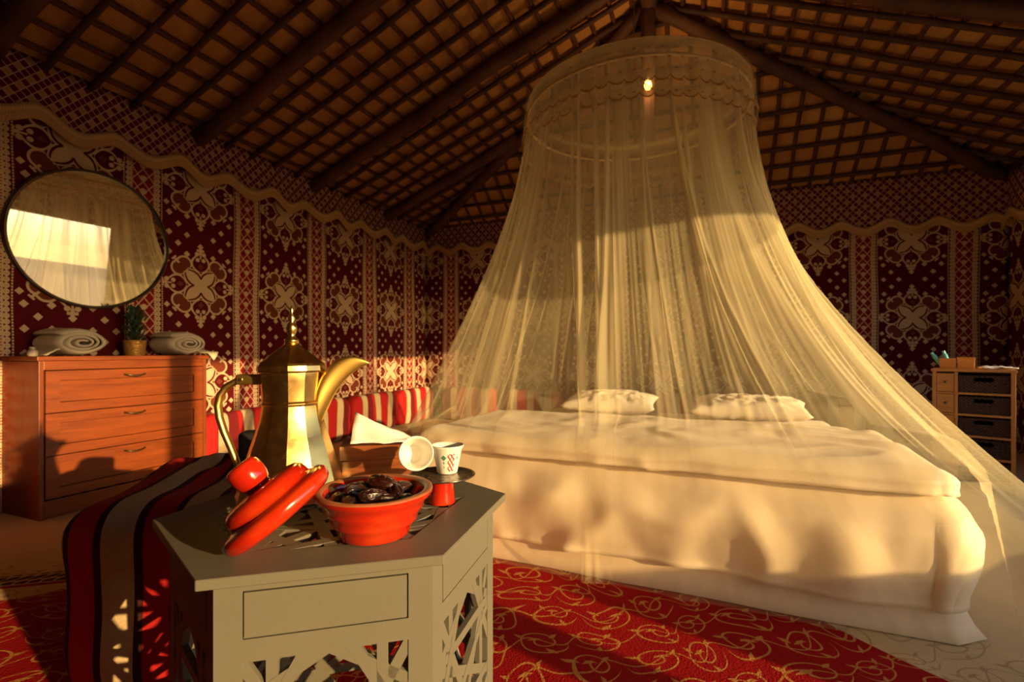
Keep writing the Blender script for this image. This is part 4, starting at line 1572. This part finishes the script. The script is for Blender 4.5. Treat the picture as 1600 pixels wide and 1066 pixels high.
# wooden bowl-box, two bottles in it, papers
ORW = wood('orange_turned_wood', (.42, .13, .02), (.68, .27, .05), 0, .35, 1.2)
tr = empty('wooden_tray_box', tuple(on_chest(-.075, -.06)), atan2(fx.y, fx.x), 'small orange wooden box with slanting sides on the wicker chest', 'box')
def flared(x0, x1, d, h, fl, wall):
    mb = MB()
    o0 = [(x0, -d), (x1, -d), (x1, d), (x0, d)]
    cx = (x0 + x1) / 2
    grow = lambda P, g: [(cx + (x - cx) * (1 + g), y * (1 + g)) for x, y in P]
    o1 = grow(o0, fl); i1 = [(x + (wall if x < cx else -wall), y + (wall if y < 0 else -wall)) for x, y in o1]
    i0 = [(x + (wall if x < cx else -wall), y + (wall if y < 0 else -wall)) for x, y in o0]
    vs = [(*p, 0) for p in o0] + [(*p, h) for p in o1] + [(*p, h) for p in i1] + [(*p, .005) for p in i0]
    fs = [(3, 2, 1, 0), (12, 13, 14, 15)]
    for k in range(4):
        b = (k + 1) % 4
        fs += [(k, b, 4 + b, 4 + k), (4 + k, 4 + b, 8 + b, 8 + k), (8 + k, 8 + b, 12 + b, 12 + k)]
    return mb.add(vs, fs)
flared(-.085, -.005, .045, .072, .06, .005).build('left_compartment', ORW, tr, bevel=.001, seg=1)
flared(.005, .085, .045, .078, .10, .005).build('right_compartment', ORW, tr, bevel=.001, seg=1)
CY = plain('turquoise_plastic', (.16, .50, .52), .4, var=.12)
for k, (dx, tl, lb) in enumerate(((-.070, -.55, 'turquoise tube leaning far left in the orange wooden box'), (-.035, -.30, 'turquoise tube leaning in the middle of the orange wooden box'))):
    t_ = empty('turquoise_tube', tuple(on_chest(-.075 + dx, -.06) + Vector((0, 0, .012))), 0, lb, 'tube', 'turquoise tubes in the wooden box')
    t_.rotation_euler = Matrix.Rotation(atan2(fx.y, fx.x), 3, 'Z').to_euler()
    rM = Matrix.Rotation(tl, 4, 'Y')
    MB().lathe([(0, 0), (.011, 0), (.013, .006), (.013, .088), (.008, .094), (0, .095)], 16, rM).build('tube_body', CY, t_, smooth=True)
    MB().lathe([(0, .094), (.009, .094), (.009, .114), (0, .115)], 14, rM).build('tube_cap', CY, t_, angle=40)
PAP = plain('white_paper', (.72, .70, .66), .9, var=.04)
for k, (dx, dy, rz, lb) in enumerate(((.115, .0, .2, 'white folded cloth sheet lying on top of the wicker chest'),)):
    vs, fs = [], []
    for i in range(17):
        for j in range(13):
            u, v = i / 16 - .5, j / 12 - .5
            vs.append((u * .17, v * .17, .006 + .013 * (nz(u * 5 + 2, v * 5, 3) + .6) * (1 - abs(u)) + .004))
    for i in range(16):
        for j in range(12):
            b = i * 13 + j
            fs.append((b, b + 13, b + 14, b + 1))
    o = mesh_obj('folded_cloth', vs, fs, PAP)
    o.modifiers.new('t', 'SOLIDIFY').thickness = .006
    o.location = on_chest(dx, dy); o.rotation_euler = (0, 0, atan2(fx.y, fx.x) + rz)
    tag(o, lb, 'cloth')
# the small jar's body
MB().lathe([(0, 0), (.018, 0), (.022, .006), (.022, .028), (.016, .036), (.012, .037), (.012, .042), (0, .043)], 20).build('jar_body', plain('cream_jar', (.6, .5, .36), .4), jar, smooth=True)
MB().lathe([(0, .042), (.014, .042), (.014, .050), (0, .052)], 18).build('jar_cap', plain('cream_jar_cap', (.5, .4, .26), .4), jar, angle=40)
